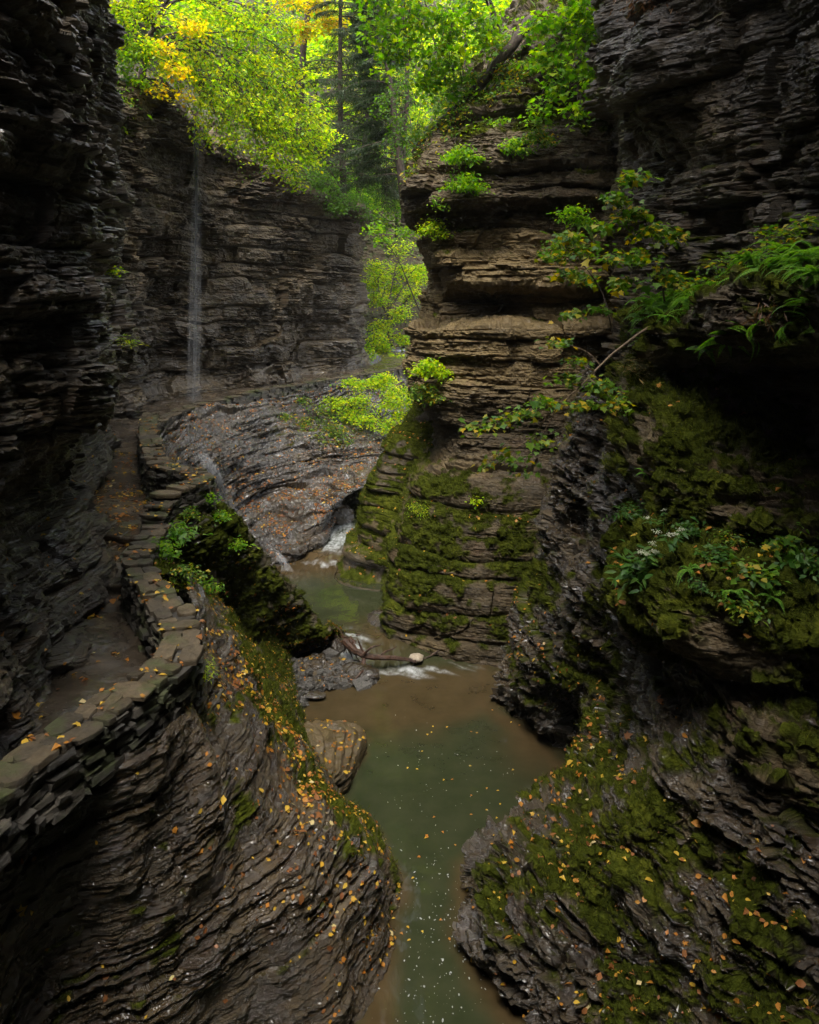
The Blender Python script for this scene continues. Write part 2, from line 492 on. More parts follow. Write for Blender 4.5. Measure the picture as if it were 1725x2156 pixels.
# ---- rounded mossy ledges beside the small cascade
mound = [
    [(-1.7, 25.5, -.4), (-2.3, 22.9, -.4), (-2.2, 21.8, -.4), (-1.2, 21.0, -.4), (.6, 20.6, -.4)],
    [(-1.7, 25.5, .4), (-2.25, 22.9, .4), (-2.1, 21.9, .4), (-1.15, 21.1, .4), (.6, 20.7, .4)],
    [(-1.6, 25.5, .55), (-2.0, 23.0, .55), (-1.85, 22.3, .55), (-.95, 21.6, .55), (.6, 21.0, .55)],
    [(-1.6, 25.5, .95), (-1.9, 23.1, .95), (-1.75, 22.4, .95), (-.85, 21.7, .95), (.6, 21.1, .95)],
    [(-1.4, 25.5, 1.1), (-1.6, 23.3, 1.1), (-1.45, 22.7, 1.1), (-.6, 22.0, 1.1), (.6, 21.4, 1.1)],
    [(-1.3, 25.5, 1.6), (-1.5, 23.4, 1.6), (-1.35, 22.8, 1.6), (-.5, 22.1, 1.6), (.6, 21.6, 1.6)],
    [(-1.1, 25.5, 2.2), (-1.3, 23.7, 2.2), (-1.2, 23.0, 2.2), (-.4, 22.4, 2.2), (.7, 21.8, 2.2)],
    [(-.8, 25.6, 3.0), (-1.0, 23.9, 3.0), (-.9, 23.2, 3.0), (-.2, 22.6, 3.0), (.8, 22, 3.0)],
    [(-.5, 25.7, 3.8), (-.62, 24.2, 3.8), (-.55, 23.6, 3.8), (.1, 23, 3.8), (1.0, 22.4, 3.8)],
    [(.0, 26, 4.6), (-.15, 24.8, 4.6), (-.05, 24.2, 4.6), (.4, 23.6, 4.6), (1.2, 23, 4.6)],
    [(.5, 26.5, 5.4), (.35, 25.4, 5.4), (.4, 24.8, 5.4), (.8, 24.2, 5.4), (1.5, 23.6, 5.4)],
]
rock('mossy_ledges', mound, flip=True, mat=M_rock, moss=lambda S, N: .72 + .12 * (S[..., 2] > 1) - .9 * (1 - sstep(.3, .6, S[..., 2])), wet=.5, warm=.3, dens=1.15,
     disp=dict(big=.16, med=.12, thin=.02, block=.12, macro=.18, mscale=.6, seed=15, medt=(.12, .34), bigt=(.3, .7), groove=1.0, rough=.015),
     label='rounded mossy ledges stacked beside the small cascade', cat='rock ledges')

# ---- lit rock pillar over the mossy dome, across the stream
pillar = [
    [(-.4, 25, -.4), (-.7, 20.2, -.4), (-.5, 18.7, -.4), (.45, 17.7, -.4), (1.6, 17.2, -.4), (2.6, 17.1, -.4), (4.4, 18.2, -.4)],
    [(-.2, 25, 1), (-.45, 20.2, 1), (-.4, 18.9, 1), (.5, 17.95, 1), (1.6, 17.5, 1), (2.7, 17.3, 1), (4.5, 18.3, 1)],
    [(-.2, 25, 2), (-.45, 20.5, 2), (-.35, 19.1, 2), (.55, 18.2, 2), (1.6, 17.8, 2), (2.8, 17.6, 2), (4.6, 18.5, 2)],
    [(0, 25, 3), (-.2, 20.7, 3), (-.08, 19.3, 3), (.65, 18.6, 3), (1.7, 18.2, 3), (3.0, 18, 3), (4.7, 18.7, 3)],
    [(.4, 25, 3.7), (.2, 21, 3.7), (.38, 19.8, 3.7), (.9, 19.15, 3.7), (1.8, 18.8, 3.7), (3.3, 18.5, 3.7), (4.8, 19.0, 3.7)],
    [(.9, 25, 4.2), (.7, 21.3, 4.2), (.85, 20.25, 4.2), (1.15, 19.75, 4.2), (1.9, 19.4, 4.2), (3.6, 19.1, 4.2), (5, 19.5, 4.2)],
    [(.8, 25, 4.8), (.6, 21.5, 4.8), (.75, 20.5, 4.8), (1.1, 19.95, 4.8), (2.2, 19.6, 4.8), (4.0, 19.3, 4.8), (5.2, 19.8, 4.8)],
    [(.1, 25, 5.8), (-.1, 21.7, 5.8), (.05, 20.6, 5.8), (.9, 19.9, 5.8), (2.3, 19.55, 5.8), (4.1, 19.3, 5.8), (5.3, 19.9, 5.8)],
    [(.1, 25, 6.8), (-.1, 21.8, 6.8), (.02, 20.7, 6.8), (.9, 20, 6.8), (2.4, 19.6, 6.8), (4.1, 19.3, 6.8), (5.3, 19.9, 6.8)],
    [(.2, 25, 7.25), (0, 21.9, 7.25), (.10, 20.85, 7.25), (.95, 20.1, 7.25), (2.4, 19.7, 7.25), (4.15, 19.4, 7.25), (5.3, 20, 7.25)],
    [(.3, 25, 7.4), (.4, 21.9, 7.4), (.55, 21.0, 7.4), (1.05, 20.8, 7.4), (2.3, 20.6, 7.4), (4.0, 19.8, 7.4), (5.3, 20, 7.4)],
    [(.4, 25, 8.0), (.6, 21.9, 8.0), (.72, 21.1, 8.0), (1.1, 20.95, 8.0), (2.3, 20.7, 8.0), (3.8, 19.9, 8.0), (5.3, 20, 8.0)],
    [(.5, 25, 8.25), (.7, 22, 8.25), (.82, 21, 8.25), (1.1, 20.4, 8.25), (2.5, 20.1, 8.25), (4.1, 19.5, 8.25), (5.4, 20, 8.25)],
    [(.6, 25, 8.4), (.7, 22, 8.4), (.80, 20.9, 8.4), (1.1, 20.0, 8.4), (2.5, 19.6, 8.4), (4.2, 19.3, 8.4), (5.4, 20, 8.4)],
    [(.5, 25, 9.0), (.62, 21.9, 9.0), (.72, 20.9, 9.0), (1.0, 20.0, 9.0), (2.5, 19.65, 9.0), (4.25, 19.3, 9.0), (5.4, 20, 9.0)],
    [(.4, 25, 9.2), (.55, 21.8, 9.2), (.68, 20.95, 9.2), (1.0, 20.5, 9.2), (2.2, 20.0, 9.2), (4.3, 19.3, 9.2), (5.5, 19.9, 9.2)],
    [(.4, 25, 9.6), (.4, 21.8, 9.6), (.55, 20.9, 9.6), (1.0, 20.4, 9.6), (2.4, 19.9, 9.6), (4.3, 19.3, 9.6), (5.5, 19.9, 9.6)],
    [(.2, 25, 10.1), (.0, 21.8, 10.1), (.2, 20.8, 10.1), (.95, 20.35, 10.1), (2.5, 20.0, 10.1), (4.4, 19.4, 10.1), (5.6, 19.8, 10.1)],
    [(.1, 25, 10.35), (-.1, 21.7, 10.35), (.05, 20.6, 10.35), (.8, 19.7, 10.35), (2.5, 19.2, 10.35), (4.5, 19.0, 10.35), (5.6, 19.8, 10.35)],
    [(.1, 25, 11.3), (-.1, 21.7, 11.3), (.05, 20.7, 11.3), (.8, 20, 11.3), (2.5, 19.5, 11.3), (4.6, 19.3, 11.4), (5.7, 20, 11.5)],
    [(.3, 25.5, 12.0), (.2, 22.2, 12.0), (.3, 21.2, 12.0), (1.0, 20.6, 12.2), (2.6, 20.1, 12.8), (4.7, 19.7, 13.4), (5.8, 20.3, 13.8)],
    [(.6, 27, 12.5), (.6, 23, 12.5), (.8, 22.0, 12.6), (1.4, 21.5, 13.0), (2.9, 21, 13.9), (5, 20.6, 15.0), (6, 21, 15.5)],
    [(2, 30, 14.5), (1.8, 26, 14.6), (2.0, 25.2, 14.8), (2.4, 24.5, 15.4), (3.6, 24, 16.6), (6, 23.5, 18), (8, 23.5, 18.5)],
    [(4, 40, 20), (4.2, 34, 20), (4.4, 33, 20), (4.8, 32, 20.5), (6, 31, 22), (8, 30, 23), (12, 30, 24)],
]
def pillar_moss(S, N):
    z = S[..., 2]; x = S[..., 0]
    return -.22 + 1.0 * (1 - sstep(3.2, 4.4, z)) - .25 * sstep(1.3, 2.6, x) * (z < 4.2) - .35 * (1 - sstep(.1, .9, z)) + .22 * sstep(9.4, 10.3, z) + .55 * sstep(11.6, 12.2, z) - .3 * sstep(1.4, 2.4, x) * sstep(1.0, 2, 3 - np.abs(z - 2)) * 0
def pillar_warm(S, N):
    z = S[..., 2]
    return .15 + .75 * sstep(5.0, 6.4, z) * (1 - .85 * sstep(9.3, 10.2, z))
rock('rock_pillar', pillar, flip=True, fade=lambda S: .7 + .3 * sstep(3.6, 4.6, S[..., 2]), mat=M_rock, moss=pillar_moss, wet=.15, warm=pillar_warm, mossbump=.05,
     disp=dict(big=.26, med=.075, thin=.026, block=.5, macro=.24, mscale=.5, seed=21, bigt=(.35, 1.2), medt=(.06, .26), groove=.9, dip=(.0, 0), warp=.02, rough=.035),
     label='tall tan rock pillar rising from a mossy dome across the stream', cat='rock pillar')

# ---- right hand buttress and slope down to the water
right = [
    [(2.6, 17.8, -.4), (2.9, 17.9, 1.2), (3.2, 18.1, 2.4), (3.5, 18.4, 3.5), (3.9, 18.8, 4.6), (4.3, 19.1, 5.6), (4.9, 19.3, 7)],
    [P(1035, 1420, -.3), P(1085, 1330, 1.2), P(1120, 1230, 2.3), P(1155, 1130, 3.3), P(1190, 1040, 4.3), P(1218, 950, 5.2), Yp(1245, 15.2, 6.4)],
    [P(1008, 1485, -.3), P(1080, 1400, 1.0), P(1150, 1300, 2.2), P(1200, 1200, 3.2), P(1250, 1100, 4.1), P(1282, 1010, 5.0), Yp(1330, 13.6, 6.2)],
    [P(1088, 1540, -.3), P(1150, 1450, 1.1), P(1220, 1360, 2.2), P(1280, 1270, 3.2), P(1320, 1190, 4.0), P(1340, 1090, 4.8), Yp(1380, 12.3, 6.0)],
    [P(1150, 1600, -.3), P(1215, 1510, .9), P(1285, 1420, 2.0), P(1335, 1345, 3.0), P(1368, 1310, 3.6), P(1400, 1290, 4.1), Yp(1480, 10.6, 5.0)],
    [P(1192, 1640, -.3), P(1240, 1580, .7), P(1305, 1500, 1.8), P(1358, 1430, 2.8), P(1395, 1370, 3.5), P(1440, 1340, 4.0), Yp(1540, 9.9, 4.8)],
    [P(1180, 1660, -.3), P(1228, 1625, .6), P(1290, 1560, 1.6), P(1350, 1490, 2.6), P(1400, 1430, 3.3), P(1460, 1390, 3.8), Yp(1600, 9.2, 4.6)],
    [P(1120, 1718, -.3), P(1190, 1680, .7), P(1260, 1640, 1.5), P(1330, 1590, 2.2), P(1400, 1540, 2.85), P(1490, 1480, 3.4), Yp(1680, 8.5, 4.4)],
    [P(986, 1834, -.3), P(1046, 1795, .75), P(1150, 1760, 1.4), P(1250, 1720, 1.95), P(1350, 1660, 2.5), P(1470, 1590, 3.1), P(1720, 1500, 4.0)],
    [P(996, 1905, -.3), P(1050, 1880, .75), P(1170, 1850, 1.35), P(1290, 1810, 1.8), P(1420, 1770, 2.3), P(1560, 1700, 2.9), P(1850, 1620, 3.7)],
    [P(976, 1975, -.3), P(1034, 1968, .65), P(1160, 1960, 1.1), P(1310, 1940, 1.5), P(1480, 1910, 2.0), P(1650, 1850, 2.6), P(1950, 1790, 3.4)],
    [P(1016, 2065, -.3), P(1084, 2070, .5), P(1220, 2070, .95), P(1390, 2060, 1.3), P(1570, 2040, 1.75), P(1760, 2000, 2.35), P(2050, 1920, 3.2)],
    [P(1076, 2170, -.3), P(1160, 2185, .4), P(1300, 2195, .8), P(1490, 2195, 1.1), P(1690, 2175, 1.6), P(1880, 2130, 2.2), P(2180, 2080, 3.1)],
    [(1.5, 6.5, -.4), (2, 6.4, .4), (2.7, 6.2, .8), (3.3, 6.0, 1.3), (3.9, 5.6, 1.9), (4.4, 5.2, 2.5), (5.2, 4.5, 3.4)],
    [(1.6, -14, -.4), (2.0, -14, .5), (2.6, -14, 1), (3.2, -14, 1.6), (3.9, -14, 2.2), (4.5, -14, 3), (5.2, -14, 4)],
]
def right_moss(S, N):
    x, y, z = S[..., 0], S[..., 1], S[..., 2]
    b = .22 + .22 * sstep(.8, 2.2, z) * (1 - sstep(2.6, 3.8, z)) - .8 * (1 - sstep(.15, .8, z))
    b = b - .55 * gauss(S, (2.95, 11.0, 3.6), (.5, 1.6, .9)) - .5 * gauss(S, (2.9, 13.8, 4.4), (.5, 1.5, 1.0)) - .3 * sstep(3.0, 4, x) * sstep(9.5, 8, y)
    return b
rock('rock_buttress', right, mat=M_rock, moss=right_moss, wet=.95, warm=.2, mossbump=.06,  # extra wetness darkens the colour of this slope in place of shade
     disp=dict(big=.16, med=.13, thin=.05, block=.85, macro=.30, mscale=.7, seed=31, bigt=(.25, .7), medt=(.06, .18), thint=(.025, .06), groove=.35, dip=(-.05, -.05), rough=.05, warp=.1),
     label='mossy rock buttress and leaf strewn slope across the pool', cat='rock slope')

# ---- dark cliff above, towards the viewer
ys = [20.5, 18.5, 17, 15, 13.2, 12, 11, 9.8, 8.6, 7.4, 6, 3, -4, -14]
cz = {
    2.5: [5.2, 4.4, 4.2, 3.9, 3.7, 3.8, 4.1, 4.5, 4.7, 4.8, 4.8, 4.8, 5.2, 5.2],
    4.2: [5.2, 4.4, 4.1, 3.9, 3.7, 3.9, 4.2, 4.7, 4.9, 4.9, 4.9, 4.9, 5.2, 5.2],
    5.4: [5.2, 4.4, 4.0, 3.7, 3.8, 4.1, 4.4, 4.9, 5.1, 5.1, 5.0, 4.9, 5.2, 5.2],
    7.0: [5.2, 4.5, 4.1, 4.0, 4.1, 4.3, 4.5, 4.8, 5.0, 5.0, 5.0, 4.9, 5.2, 5.2],
    8.5: [5.3, 4.6, 4.4, 4.3, 4.4, 4.6, 4.8, 4.9, 4.9, 4.8, 4.8, 4.8, 5.0, 5.2],
    9.8: [5.4, 4.7, 4.5, 4.4, 4.4, 4.6, 4.8, 4.9, 4.8, 4.5, 4.4, 4.5, 4.8, 5.2],
    10.6: [5.4, 4.8, 4.5, 4.2, 4.2, 4.4, 4.7, 4.8, 4.7, 4.4, 4.3, 4.4, 4.7, 5.2],
    11.1: [5.4, 4.8, 4.5, 3.8, 3.85, 4.3, 4.6, 4.8, 4.6, 4.3, 4.2, 4.3, 4.6, 5.0],
    12.2: [5.4, 4.8, 4.4, 3.75, 3.75, 4.2, 4.5, 4.7, 4.5, 4.25, 4.2, 4.3, 4.6, 5.0],
    13.6: [5.4, 4.8, 4.4, 3.8, 3.85, 4.1, 4.4, 4.6, 4.4, 4.2, 4.2, 4.3, 4.6, 5.0],
    16: [5.4, 4.8, 4.4, 4.0, 3.8, 3.7, 3.6, 3.4, 3.3, 3.2, 3.2, 3.3, 4.0, 5.0],  # from here up the unseen rim leans out, shaped to shade the slope below
    21: [6.0, 5.2, 4.4, 3.7, 3.2, 2.8, 2.5, 2.3, 2.2, 2.2, 2.2, 2.2, 3.0, 4.6],
    25: [6.0, 5.2, 4.4, 3.7, 3.0, 2.5, 2.0, 1.7, 1.6, 1.6, 1.6, 1.6, 2.6, 4.6],
    26: [9, 9, 9, 9, 9, 9, 9, 9, 9, 9, 9, 9, 9, 9],
}
cliffr = [[(x, y, z) for x, y in zip(xs, ys)] for z, xs in cz.items()]
rock('right_cliff', cliffr, flip=True, mat=M_rock, moss=lambda S, N: .0 + .25 * sstep(9.5, 7.5, S[..., 1]), wet=.5, warm=.18,  # wetness also darkens the cliff colour, shade put into the rock
     disp=dict(big=.34, med=.16, thin=.04, block=.5, macro=.5, mscale=.5, seed=41, groove=.5, rough=.03),
     label='dark overhanging cliff above the fern ledge', cat='cliff')

def ledge(name, cols, label, moss, seed, **kw):
    rows = [list(r) for r in zip(*cols)]
    d = dict(big=.10, med=.09, thin=.03, block=.4, macro=.22, mscale=.9, seed=seed, bigt=(.2, .5), medt=(.05, .16), groove=.5, rough=.03)
    return rock(name, rows, flip=kw.pop('flip', False), mat=M_rock, moss=moss, wet=.15, warm=.2, disp=d, mossbump=.09, label=label, cat='rock ledge', **kw)

ledge('fern_ledge', [
    [(4.0, 14.2, 7.8), (3.8, 14.0, 7.7), (3.6, 13.9, 7.5), (3.7, 14, 7.1), (4.2, 14.1, 6.9)],
    [(4.6, 12.8, 8.1), (4.0, 12.6, 7.9), (3.45, 12.3, 7.6), (3.6, 12.4, 7.15), (4.6, 12.5, 6.9)],
    [(4.8, 11.2, 8.2), (4.1, 11, 8.0), (3.4, 10.8, 7.65), (3.55, 10.9, 7.2), (4.8, 11, 7.0)],
    [(5.1, 9.6, 8.5), (4.3, 9.5, 8.3), (3.45, 9.3, 7.95), (3.6, 9.4, 7.4), (5.0, 9.5, 7.1)],
    [(5.2, 8.2, 8.6), (4.4, 8.1, 8.45), (3.6, 7.9, 8.1), (3.75, 8, 7.55), (5.1, 8.1, 7.2)],
    [(5.2, 6.8, 8.7), (4.6, 6.8, 8.55), (3.9, 6.6, 8.2), (4.0, 6.7, 7.65), (5.1, 6.8, 7.3)],
    [(5.2, 4.5, 8.3), (4.8, 4.5, 8.2), (4.4, 4.5, 8.0), (4.5, 4.5, 7.6), (5.2, 4.5, 7.4)],
], 'dark rock ledge covered in ferns high on the right cliff', .65, 51)
ledge('moss_ledge', [
    [(4.2, 15.0, 6.9), (3.6, 14.7, 6.5), (3.4, 14.5, 5.9), (3.6, 14.6, 5.3), (4.2, 14.8, 4.9)],
    [(4.2, 13.8, 7.0), (3.5, 13.4, 6.7), (3.2, 13.2, 6.0), (3.35, 13.2, 5.4), (4.0, 13.5, 5.0)],
    [(4.4, 12.5, 7.1), (3.45, 12.1, 6.8), (3.12, 12, 6.1), (3.2, 12, 5.5), (3.9, 12.2, 5.1)],
    [(4.6, 11.2, 7.0), (3.55, 10.8, 6.6), (3.2, 10.7, 5.9), (3.3, 10.7, 5.3), (4.2, 10.9, 5.0)],
    [(4.9, 10, 6.6), (3.8, 9.7, 6.1), (3.5, 9.6, 5.65), (3.6, 9.6, 5.2), (4.6, 9.8, 5.0)],
    [(5.1, 9.0, 6.1), (4.4, 8.8, 5.8), (4.1, 8.7, 5.5), (4.2, 8.7, 5.3), (5.0, 8.8, 5.1)],
    [(5.2, 8.2, 5.7), (4.9, 8.1, 5.6), (4.8, 8.0, 5.45), (4.9, 8.0, 5.3), (5.2, 8.1, 5.2)],
], 'rounded bulge of moss covered rock between two ledges', .7, 53)
ledge('flower_ledge', [
    [(4.0, 13.0, 5.1), (3.5, 12.7, 4.95), (3.2, 12.3, 4.6), (3.15, 12.2, 4.1), (3.4, 12.4, 3.5)],
    [(4.2, 11.6, 5.15), (3.5, 11.3, 5.0), (2.95, 10.9, 4.7), (2.82, 10.8, 4.15), (3.2, 11, 3.5)],
    [(4.5, 10.4, 5.3), (3.6, 10.1, 5.1), (2.8, 9.6, 4.75), (2.7, 9.5, 4.3), (3.1, 9.8, 3.7)],
    [(4.8, 9.4, 5.4), (3.7, 9.0, 5.2), (2.85, 8.5, 4.9), (2.75, 8.3, 4.5), (3.2, 8.8, 3.9)],
    [(5.0, 8.8, 5.5), (4.0, 8.4, 5.25), (3.4, 7.9, 5.0), (3.4, 7.7, 4.62), (3.5, 8.3, 4.0)],
    [(5.1, 8.4, 5.5), (4.5, 8.0, 5.3), (4.2, 7.5, 5.1), (4.2, 7.3, 4.75), (4.3, 7.9, 4.1)],
    [(5.6, 7.8, 5.5), (5.3, 7.4, 5.35), (5.2, 6.9, 5.2), (5.2, 6.7, 4.85), (5.3, 7.2, 4.2)],
], 'broad mossy ledge with white flowers and dead leaves', .95, 55)
ledge('mossy_block', [
    [(4.6, 9.6, 4.1), (3.9, 9.4, 4.05), (3.3, 9.1, 3.7), (3.4, 9.0, 3.2), (3.8, 9.1, 2.8)],
    [(4.8, 8.8, 4.1), (3.9, 8.5, 4.05), (3.25, 8.2, 3.75), (3.35, 8.1, 3.2), (3.9, 8.3, 2.8)],
    [(4.9, 8.2, 4.1), (4.2, 7.8, 4.05), (3.7, 7.4, 3.8), (3.8, 7.3, 3.3), (4.2, 7.6, 2.9)],
    [(5.4, 7.6, 4.1), (4.8, 7.2, 4.05), (4.4, 6.8, 3.85), (4.5, 6.7, 3.4), (4.8, 7.0, 3.0)],
], 'dark block of mossy rock beneath the flower ledge', .45, 57)

# ---- left cliff beside the path
base = [(-4.6, -14), (-4.5, -4), (-4.2, 3), (-3.80, 6.6), (-3.60, 8.1), (-3.98, 9.6), (-4.42, 11.0), (-4.85, 12.3), (-5.5, 14.2), (-6.6, 17.5), (-7.55, 20.2), (-8.6, 21.6), (-11, 22.5)]
B2 = np.array(base)
tan_ = np.gradient(B2, axis=0)
tan_ /= np.linalg.norm(tan_, axis=1, keepdims=True)
nrm = np.stack([tan_[:, 1], -tan_[:, 0]], 1)
nrm[nrm[:, 0] < 0] *= -1
nrm[-1] = (.3, .95); nrm[-2] = (.75, .65)
prof = [(3.2, .25), (3.9, .10), (4.5, -.10), (5.1, -.40), (5.8, -.38), (6.3, .05), (6.8, .32), (7.5, .38), (8.3, .18), (9.5, .05), (11.5, -.05), (13, -.15), (15, -.25), (18, -.3), (20.5, -.4), (21.2, -1.2), (22, -5.0)]
cliffl = [[(bx + nx * o, by + ny * o, z) for (bx, by), (nx, ny) in zip(base, nrm)] for z, o in prof]
rock('left_cliff', cliffl, flip=True, mat=M_rock, moss=lambda S, N: -.5 + .15 * sstep(9, 13, S[..., 2]), wet=lambda S, N: .62 - .25 * sstep(9, 12, S[..., 2]), warm=.2,  # dripping rock; its wetness also darkens the colour as painted shade
     disp=dict(big=.30, med=.15, thin=.04, block=.5, macro=.38, mscale=.5, seed=61, groove=.6, rough=.03, bigt=(.4, 1.1), medt=(.07, .24)),
     label='dark dripping cliff overhanging the path', cat='cliff')

# ---- back cliff behind the falls
bb = [(-14, 24.4, 14.6), (-11, 24.0, 14.5), (-8.8, 24.8, 14.4), (-8.6, 27.1, 14.6), (-7.9, 28.9, 14.1), (-6.9, 30.7, 13.7), (-5.7, 32.1, 12.95), (-4.1, 34.0, 12.2), (-3.0, 35.6, 11.9), (-2.55, 36.6, 11.8), (-2.6, 38.6, 11.8), (-3.6, 44, 11.8), (-5.4, 52, 12)]
B3 = np.array(bb)[:, :2]
t3 = np.gradient(B3, axis=0); t3 /= np.linalg.norm(t3, axis=1, keepdims=True)
n3 = np.stack([t3[:, 1], -t3[:, 0]], 1)
fr = [(-.3, .25), (0, .15), (.05, -.1), (.12, -.25), (.22, .0), (.36, .1), (.5, .0), (.65, -.1), (.8, -.05), (.92, .1), (1.0, .25), (1.03, -.6), (1.15, -3.5), (1.5, -9), (2.2, -20)]
backc = [[(x + nx * o, y + ny * o, 4.5 + (zt - 4.5) * f) for (x, y, zt), (nx, ny) in zip(bb, n3)] for f, o in fr]
def back_moss(S, N):
    return np.where(S[..., 2] > 12.3, 0, -.75) + .5 * sstep(13, 16, S[..., 2])
rock('back_cliff', backc, flip=True, mat=M_rock, moss=back_moss, wet=lambda S, N: .55 - .3 * sstep(7, 9, S[..., 2]), warm=lambda S, N: .18 + .5 * sstep(12.5, 16, S[..., 2]), dens=1.1,
     disp=dict(big=.34, med=.17, thin=.05, block=.8, macro=.7, mscale=.3, seed=71, groove=.6, rough=.03, warp=.02, bigt=(.5, 1.4), medt=(.1, .35)),
     label='grey layered cliff behind the thin waterfall', cat='cliff')

# ---- path
PATH = [((-4.6, -14), (-3.3, -14), 3.75), ((-4.5, 3), (-3.2, 3), 3.75), ((-4.3, 6.2), (-3.0, 6.2), 3.76), ((-4.1, 7.4), (-2.6, 7.4), 3.78), ((-4.0, 8.3), (-2.5, 8.3), 3.8), ((-4.3, 9.4), (-2.8, 9.4), 3.8), ((-4.7, 10.6), (-3.4, 10.5), 3.82),
        ((-4.95, 11.36), (-3.75, 11.25), 3.83), ((-4.97, 11.40), (-3.77, 11.29), 3.98), ((-5.2, 12.4), (-3.85, 12.2), 4.0), ((-5.45, 13.24), (-4.0, 13.05), 4.0), ((-5.48, 13.28), (-4.03, 13.09), 4.14), ((-5.9, 14.6), (-4.3, 14.4), 4.15), ((-6.3, 15.9), (-4.7, 15.6), 4.15),
        ((-6.9, 17.7), (-5.55, 17.4), 4.16), ((-7.8, 20.3), (-6.5, 20.2), 4.18), ((-9.0, 22.8), (-7.5, 23.2), 4.2), ((-9.4, 25.0), (-7.75, 25.2), 4.22), ((-9.1, 27.4), (-7.3, 27.4), 4.32), ((-8.3, 29.5), (-6.5, 28.6), 4.4), ((-7.2, 31.3), (-5.6, 29.9), 4.5), ((-5.9, 32.8), (-4.3, 31.3), 4.6),
        ((-3.8, 34.9), (-2.5, 33.4), 4.7), ((-2.0, 37.2), (-.6, 35.7), 4.8), ((-1.4, 40), (.2, 38.6), 4.9), ((-2, 46), (0, 46), 5.0)]
prow = [[(lx + (rx - lx) * f, ly + (ry - ly) * f, z + .02 * math.sin(7 * f)) for f in (0, .33, .66, 1)] for (lx, ly), (rx, ry), z in PATH]
nt = NT('wet_flagstone')
v = pos_vec(nt)
n1 = nt.noise(v, 1.1, 5, .6); n2 = nt.noise(v, 18, 4, .7)
col = nt.ramp(nt.math('MULTIPLY_ADD', n2, .35, nt.math('MULTIPLY', n1, .65)), [(.36, (.020, .016, .011)), (.52, (.050, .038, .026)), (.68, (.12, .088, .052))])
bs = nt.n('ShaderNodeBsdfPrincipled')
nt.l(col, bs.inputs['Base Color'])
nt.l(nt.ramp(nt.noise(v, 1.9, 4, .6), [(.42, (.12, .12, .12)), (.66, (.5, .5, .5))]), bs.inputs['Roughness'])
bp = nt.n('ShaderNodeBump'); bp.inputs['Strength'].default_value = .5; bp.inputs['Distance'].default_value = .02
nt.l(nt.noise(v, 9, 6, .7), bp.inputs['Height']); nt.l(bp.outputs[0], bs.inputs['Normal'])
nt.l(bs.outputs[0], nt.out.inputs[0])
M_path = nt.m
S = loft(prow, 1.0, 200)
S[..., 2] += .025 * fbm(S, 1.6, 4, 91) + .012 * np.floor(2.5 * noise(S, .9, 92))
o = mesh_np('path', S, grid_faces(*S.shape[:2]), M_path)
tag(o, 'wet stone footpath curving along the foot of the cliffs', 'path', None, 'structure')
SURF['path'] = (S, grid_normals(S), np.zeros(S.shape[:2]))

# ---- far slope seen through the gap, and wooded hillsides
nt = NT('forest_floor')
v = pos_vec(nt)
col = nt.ramp(nt.noise(v, 2.2, 6, .7), [(.32, (.020, .015, .007)), (.5, (.055, .038, .018)), (.58, (.035, .055, .010)), (.72, (.10, .07, .03))])
bs = nt.n('ShaderNodeBsdfPrincipled'); nt.l(col, bs.inputs['Base Color']); bs.inputs['Roughness'].default_value = .9
bp = nt.n('ShaderNodeBump'); bp.inputs['Distance'].default_value = .1; nt.l(nt.noise(v, 5, 6, .7), bp.inputs['Height']); nt.l(bp.outputs[0], bs.inputs['Normal'])
nt.l(bs.outputs[0], nt.out.inputs[0])
M_floor = nt.m
hill = []
for y, zs in ((44, (5, 5.2, 5.5, 6, 7)), (52, (6, 6.2, 7, 8, 9)), (58, (10.0, 10, 10.5, 11, 12)), (59.5, (15, 14, 14, 14.5, 15)), (70, (22, 20, 20, 22, 24)), (95, (44, 42, 42, 44, 46)), (120, (62, 60, 60, 62, 64))):
    hill.append([(x * (1 + (y - 44) / 50), y, z) for x, z in zip((-16, -6, 1, 8, 20), zs)])
rock('hill', hill, flip=True, mat=M_floor, moss=0, dens=.6, disp=dict(big=.2, med=.1, thin=0, macro=.8, mscale=.15, seed=81), label='wooded hillside rising beyond the gorge', cat='hillside')
lh = [[(-22, 23, 16), (-12, 26, 15.5), (-7, 36, 14), (-3, 44, 13.2), (-3, 56, 13)], [(-24, 28, 19), (-14, 32, 18.5), (-9, 41, 17), (-6, 50, 16), (-6, 60, 16)], [(-30, 38, 27), (-20, 44, 27), (-14, 54, 25), (-10, 62, 24), (-8, 75, 27)], [(-40, 60, 45), (-30, 66, 45), (-22, 76, 44), (-16, 86, 42), (-12, 95, 44)]]
rock('hillside', lh, flip=True, mat=M_floor, moss=0, dens=.5, disp=dict(big=.1, med=.1, thin=0, macro=.6, mscale=.2, seed=83), label='leaf strewn bank above the back cliff', cat='hillside')
# unseen closing wall behind the viewer, added to block light from the foreground
shade_rows = [[(-9, -14.5, z), (-3, -15.2, z), (3, -15.0, z), (9, -14.2, z)] for z in (-1, 3, 7, 12, 18, 24, 30, 36)]
rock('shade_wall', shade_rows, flip=True, mat=M_rock, moss=0.0, dens=.3, disp=dict(macro=.6, seed=85), label='unseen wall added behind the viewpoint to block light', cat='cliff')
# stream bed
bed = [[(-9, -15, -.9), (9, -15, -.9)], [(-9, 60, -.9), (9, 60, -.9)]]
o = mesh_np('stream_bed', np.array(bed), grid_faces(2, 2), M_gravel)
tag(o, 'silty bed under the stream', 'stream bed', None, 'structure')
EXPO = 2.25
